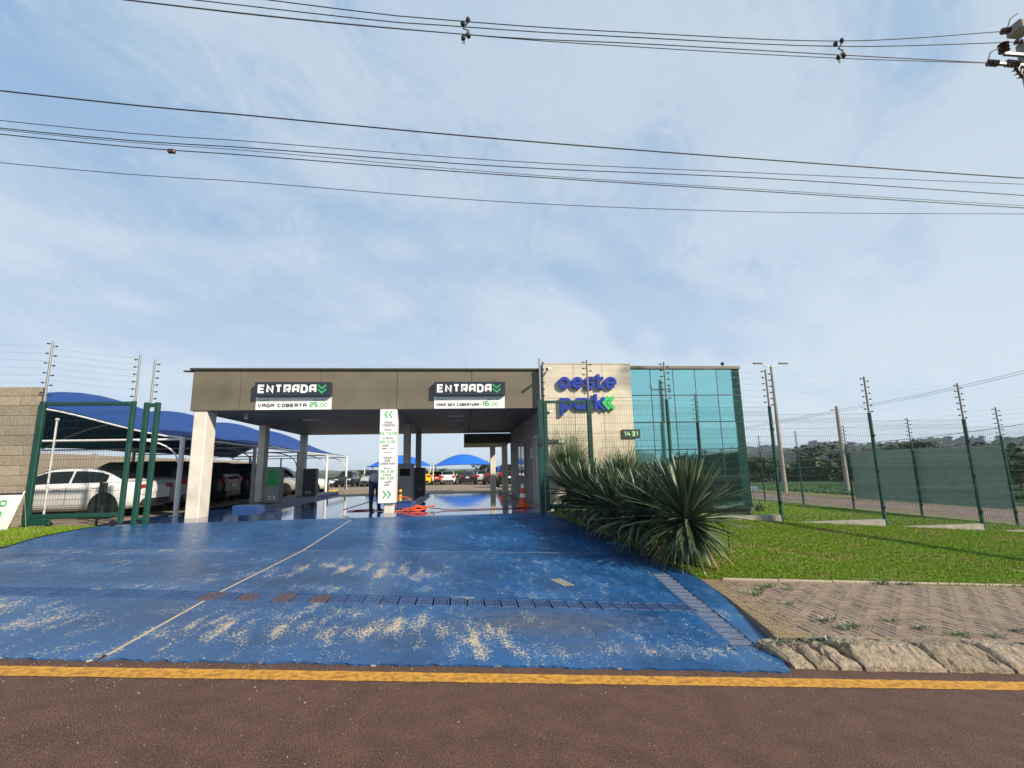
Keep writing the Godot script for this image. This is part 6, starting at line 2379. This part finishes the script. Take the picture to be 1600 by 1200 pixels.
func make_person() -> void:
	var t := thing("person", "person in grey top and navy trousers bending behind the price column", "person", Vector3(-2.60, .45, -15.15))
	var skin := Color(.34, .20, .13)
	var navy := Color(.014, .022, .055)
	var grey := Color(.34, .34, .35)
	var shoe := Color(.02, .018, .016)
	var hair := Color(.015, .011, .009)
	var b := B.new()
	var hipL := Vector3(-.085, .90, .0)
	var hipR := Vector3(.085, .90, -.03)
	var chest := Vector3(.30, 1.10, -.16)
	var neck := Vector3(.42, 1.07, -.22)
	var head := Vector3(.50, 1.0, -.27)
	var bones := [
		[hipL, .098, Vector3(-.10, .50, .03), .070, navy], [Vector3(-.10, .50, .03), .068, Vector3(-.11, .09, -.02), .052, navy],
		[hipR, .098, Vector3(.10, .50, .0), .070, navy], [Vector3(.10, .50, .0), .068, Vector3(.12, .09, -.05), .052, navy],
		[Vector3(-.11, .045, -.03), .042, Vector3(-.07, .035, -.17), .036, shoe], [Vector3(.12, .045, -.06), .042, Vector3(.18, .035, -.19), .036, shoe],
		[hipL + Vector3(.02, .03, 0), .115, hipR + Vector3(-.02, .03, 0), .115, grey],
		[Vector3(-.03, .98, .0), .145, Vector3(.14, 1.07, -.09), .14, grey], [Vector3(.14, 1.07, -.09), .14, chest, .145, grey],
		[chest + Vector3(-.05, .03, .14), .075, chest + Vector3(.05, .03, -.16), .075, grey],
		[chest, .10, neck, .055, grey], [neck, .052, head, .06, skin],
		[chest + Vector3(-.03, .02, .19), .058, Vector3(.33, .80, .03), .045, grey], [Vector3(.33, .80, .03), .042, Vector3(.42, .55, .02), .030, skin],
		[chest + Vector3(.06, .02, -.19), .058, Vector3(.44, .80, -.37), .045, grey], [Vector3(.44, .80, -.37), .042, Vector3(.48, .55, -.26), .030, skin]]
	b.has_col = false
	net(bones, .02, .045, b)
	var hb := [[head + Vector3(-.01, .02, 0), .088, head + Vector3(.035, -.035, -.01), .082, skin], [head + Vector3(.05, -.05, -.01), .07, head + Vector3(.02, -.10, .0), .045, skin],
		[head + Vector3(-.03, .04, .0), .095, head + Vector3(.03, .045, 0), .088, hair], [head + Vector3(.11, -.05, -.01), .014, head + Vector3(.125, -.065, -.01), .012, skin],
		[head + Vector3(.0, -.01, .085), .016, head + Vector3(.0, -.04, .088), .012, skin], [head + Vector3(.0, -.01, -.09), .016, head + Vector3(.0, -.04, -.092), .012, skin],
		[head + Vector3(.105, -.02, .028), .011, head + Vector3(.106, -.02, .03), .011, hair], [head + Vector3(.105, -.02, -.045), .011, head + Vector3(.106, -.02, -.047), .011, hair], [head + Vector3(.075, -.105, .015), .009, head + Vector3(.075, -.105, -.03), .009, Color(.28, .1, .08)]]
	net(hb, .008, .015, b)
	for w in [Vector3(.42, .55, .02), Vector3(.48, .55, -.26)]:
		var hand := [[w, .030, w + Vector3(.02, -.08, 0), .034, skin], [w + Vector3(.02, -.08, -.018), .022, w + Vector3(.02, -.08, .018), .022, skin]]
		for k in 4:
			var o: Vector3 = w + Vector3(.02, -.095, -.030 + .02 * k)
			var l: float = [.030, .036, .034, .026][k]
			hand.append([o, .0095, o + Vector3(.008, -l, 0), .009, skin]); hand.append([o + Vector3(.008, -l, 0), .009, o + Vector3(-.012, -l * 1.75, 0), .008, skin])
		hand.append([w + Vector3(.03, -.04, .02), .012, w + Vector3(.055, -.075, .02), .010, skin]); hand.append([w + Vector3(.055, -.075, .02), .010, w + Vector3(.05, -.11, .012), .009, skin])
		net(hand, .005, .006, b)
	b.has_col = true
	part("body", b, M.person, t)
	# the hose end held in both hands
	var h := thing("spray_lance", "dark spray lance held by the bending person", "spray lance", Vector3(-2.60, .45, -15.15))
	var q := B.new()
	q.tube([Vector3(.52, .42, -.30), Vector3(.44, .42, .03), Vector3(-.1, .30, .12), Vector3(-.75, .12, .16)], .013, 6)
	part("tube", q, M.black, h)
	q = B.new()
	q.cyl(Vector3(-.75, .12, .16), Vector3(-.86, .085, .165), .02, .016, 8)
	part("nozzle", q, M.hose_red, h)

func _ready() -> void:
	rng.seed = 77
	nz.seed = 5
	nz.frequency = 0.01
	nz.fractal_octaves = 3
	set_view()
	make_materials()
	make_ground()
	make_pavement()
	make_drains()
	make_entrance()
	make_office()
	make_block_wall()
	make_fences()
	make_sails()
	make_lines()
	make_cars()
	make_plants()
	make_small()
